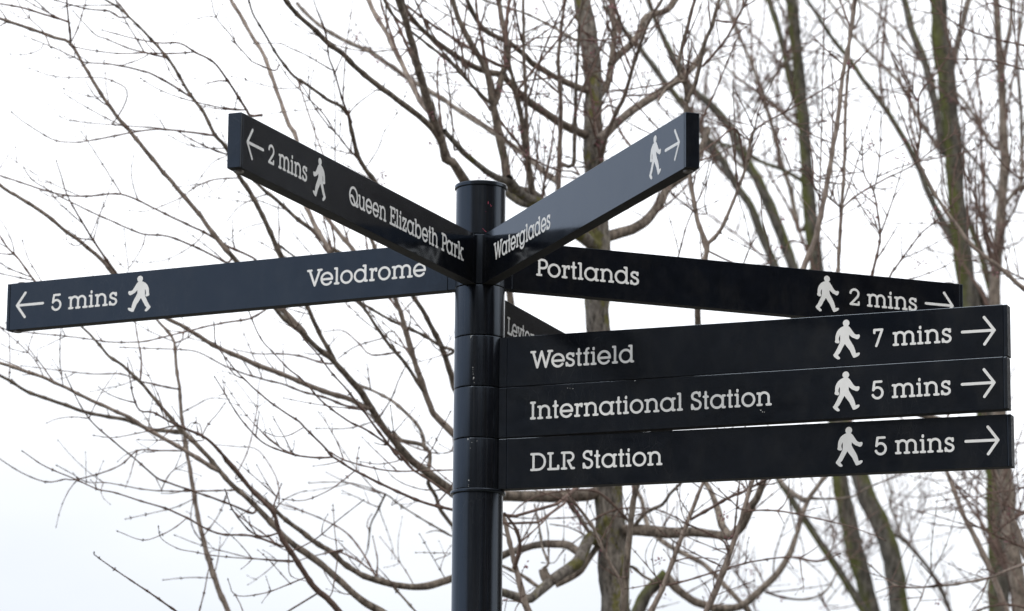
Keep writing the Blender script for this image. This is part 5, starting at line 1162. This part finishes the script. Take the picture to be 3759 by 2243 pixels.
# ================================================================== BUILDINGS BEHIND THE CAMERA (mirrored in the glossy boards)
def wallmat(name, c0, c1, sc):
    m, nt, b = nodes_mat(name)
    n = tex(nt, 'ShaderNodeTexBrick', 'Object', (1, 1, 1), Scale=sc)
    n.inputs['Color1'].default_value = (*c0, 1); n.inputs['Color2'].default_value = (*c1, 1); n.inputs['Mortar'].default_value = (c0[0] * 1.3, c0[1] * 1.3, c0[2] * 1.3, 1)
    nt.links.new(n.outputs[0], b.inputs['Base Color']); b.inputs['Roughness'].default_value = 0.85; return m
W_BRICK = wallmat('dark_brick_wall', (0.045, 0.030, 0.024), (0.065, 0.042, 0.032), 4.0)
m, nt, b = nodes_mat('window_glass_dark'); W_GLASS = m
n = tex(nt, 'ShaderNodeTexNoise', 'Object', Scale=.5); r = ramp(nt, n.outputs[0], [(0.3, (0.01, 0.012, 0.014)), (0.8, (0.03, 0.034, 0.038))]); nt.links.new(r.outputs[0], b.inputs['Base Color']); b.inputs['Roughness'].default_value = .1
m, nt, b = nodes_mat('window_frame_grey'); W_FR = m
n = tex(nt, 'ShaderNodeTexNoise', 'Object', Scale=3.0); r = ramp(nt, n.outputs[0], [(0.3, (0.10, 0.10, 0.105)), (0.8, (0.16, 0.16, 0.165))]); nt.links.new(r.outputs[0], b.inputs['Base Color'])
def box(bm, x0, x1, y0, y1, z0, z1):
    vs = [bm.verts.new((x, y, z)) for x in (x0, x1) for y in (y0, y1) for z in (z0, z1)]
    for f in ((0, 1, 3, 2), (4, 6, 7, 5), (0, 4, 5, 1), (2, 3, 7, 6), (0, 2, 6, 4), (1, 5, 7, 3)): bm.faces.new([vs[i] for i in f])
def building(label, loc, rz, W_, D_, H_, mat):
    root = empty('apartment_building', loc); root.rotation_euler = (0, 0, rz); tag(root, label, 'building')
    def part(nm, boxes, mt, par=root):
        bm = bmesh.new()
        for bx in boxes: box(bm, *bx)
        bmesh.ops.recalc_face_normals(bm, faces=bm.faces); return bm_obj(nm, bm, mt, par, 0)
    part('wall', [(-W_ / 2, W_ / 2, 0, D_, 0, H_)], mat)
    part('roof', [(-W_ / 2 - .3, W_ / 2 + .3, -.3, D_ + .3, H_, H_ + .5)], W_FR)
    wm = None
    z = 1.2
    while z + 2 < H_:
        x = -W_ / 2 + 1.4
        while x + 1.6 < W_ / 2:
            if wm is None:
                fr = part('window', [(0, 1.5, -.08, .02, 0, .08), (0, 1.5, -.08, .02, 1.52, 1.6), (0, .07, -.08, .02, .08, 1.52), (1.43, 1.5, -.08, .02, .08, 1.52), (.715, .785, -.08, .02, .08, 1.52)], W_FR)
                pn = part('pane', [(.07, 1.43, -.03, .01, .08, 1.52)], W_GLASS, fr); wm = (fr, pn)
            else:
                fr = wm[0].copy(); COL.objects.link(fr); pn = wm[1].copy(); COL.objects.link(pn); pn.parent = fr
            fr.location = (x, 0, z); x += 3.1
        z += 2.9
    return root
def bpos(az, dist): return (math.sin(rad(az)) * dist, math.cos(rad(az)) * dist, 0)
# local -Y side faces the signpost
building('dark brick apartment block behind the camera on the right', bpos(131, 30), rad(180 - 131 + 180), 26, 12, 17.5, W_BRICK)
W_CONC = wallmat('buff_brick_wall', (0.27, 0.25, 0.235), (0.34, 0.32, 0.30), 4.0)
building('long buff brick apartment block behind the camera on the left', bpos(-151.5, 40), rad(180 + 152 + 180), 27, 10, 24.0, W_CONC)
building('tall buff brick apartment block straight behind the camera', bpos(171, 46), rad(180 - 171 + 180), 34, 12, 24.0, W_CONC)
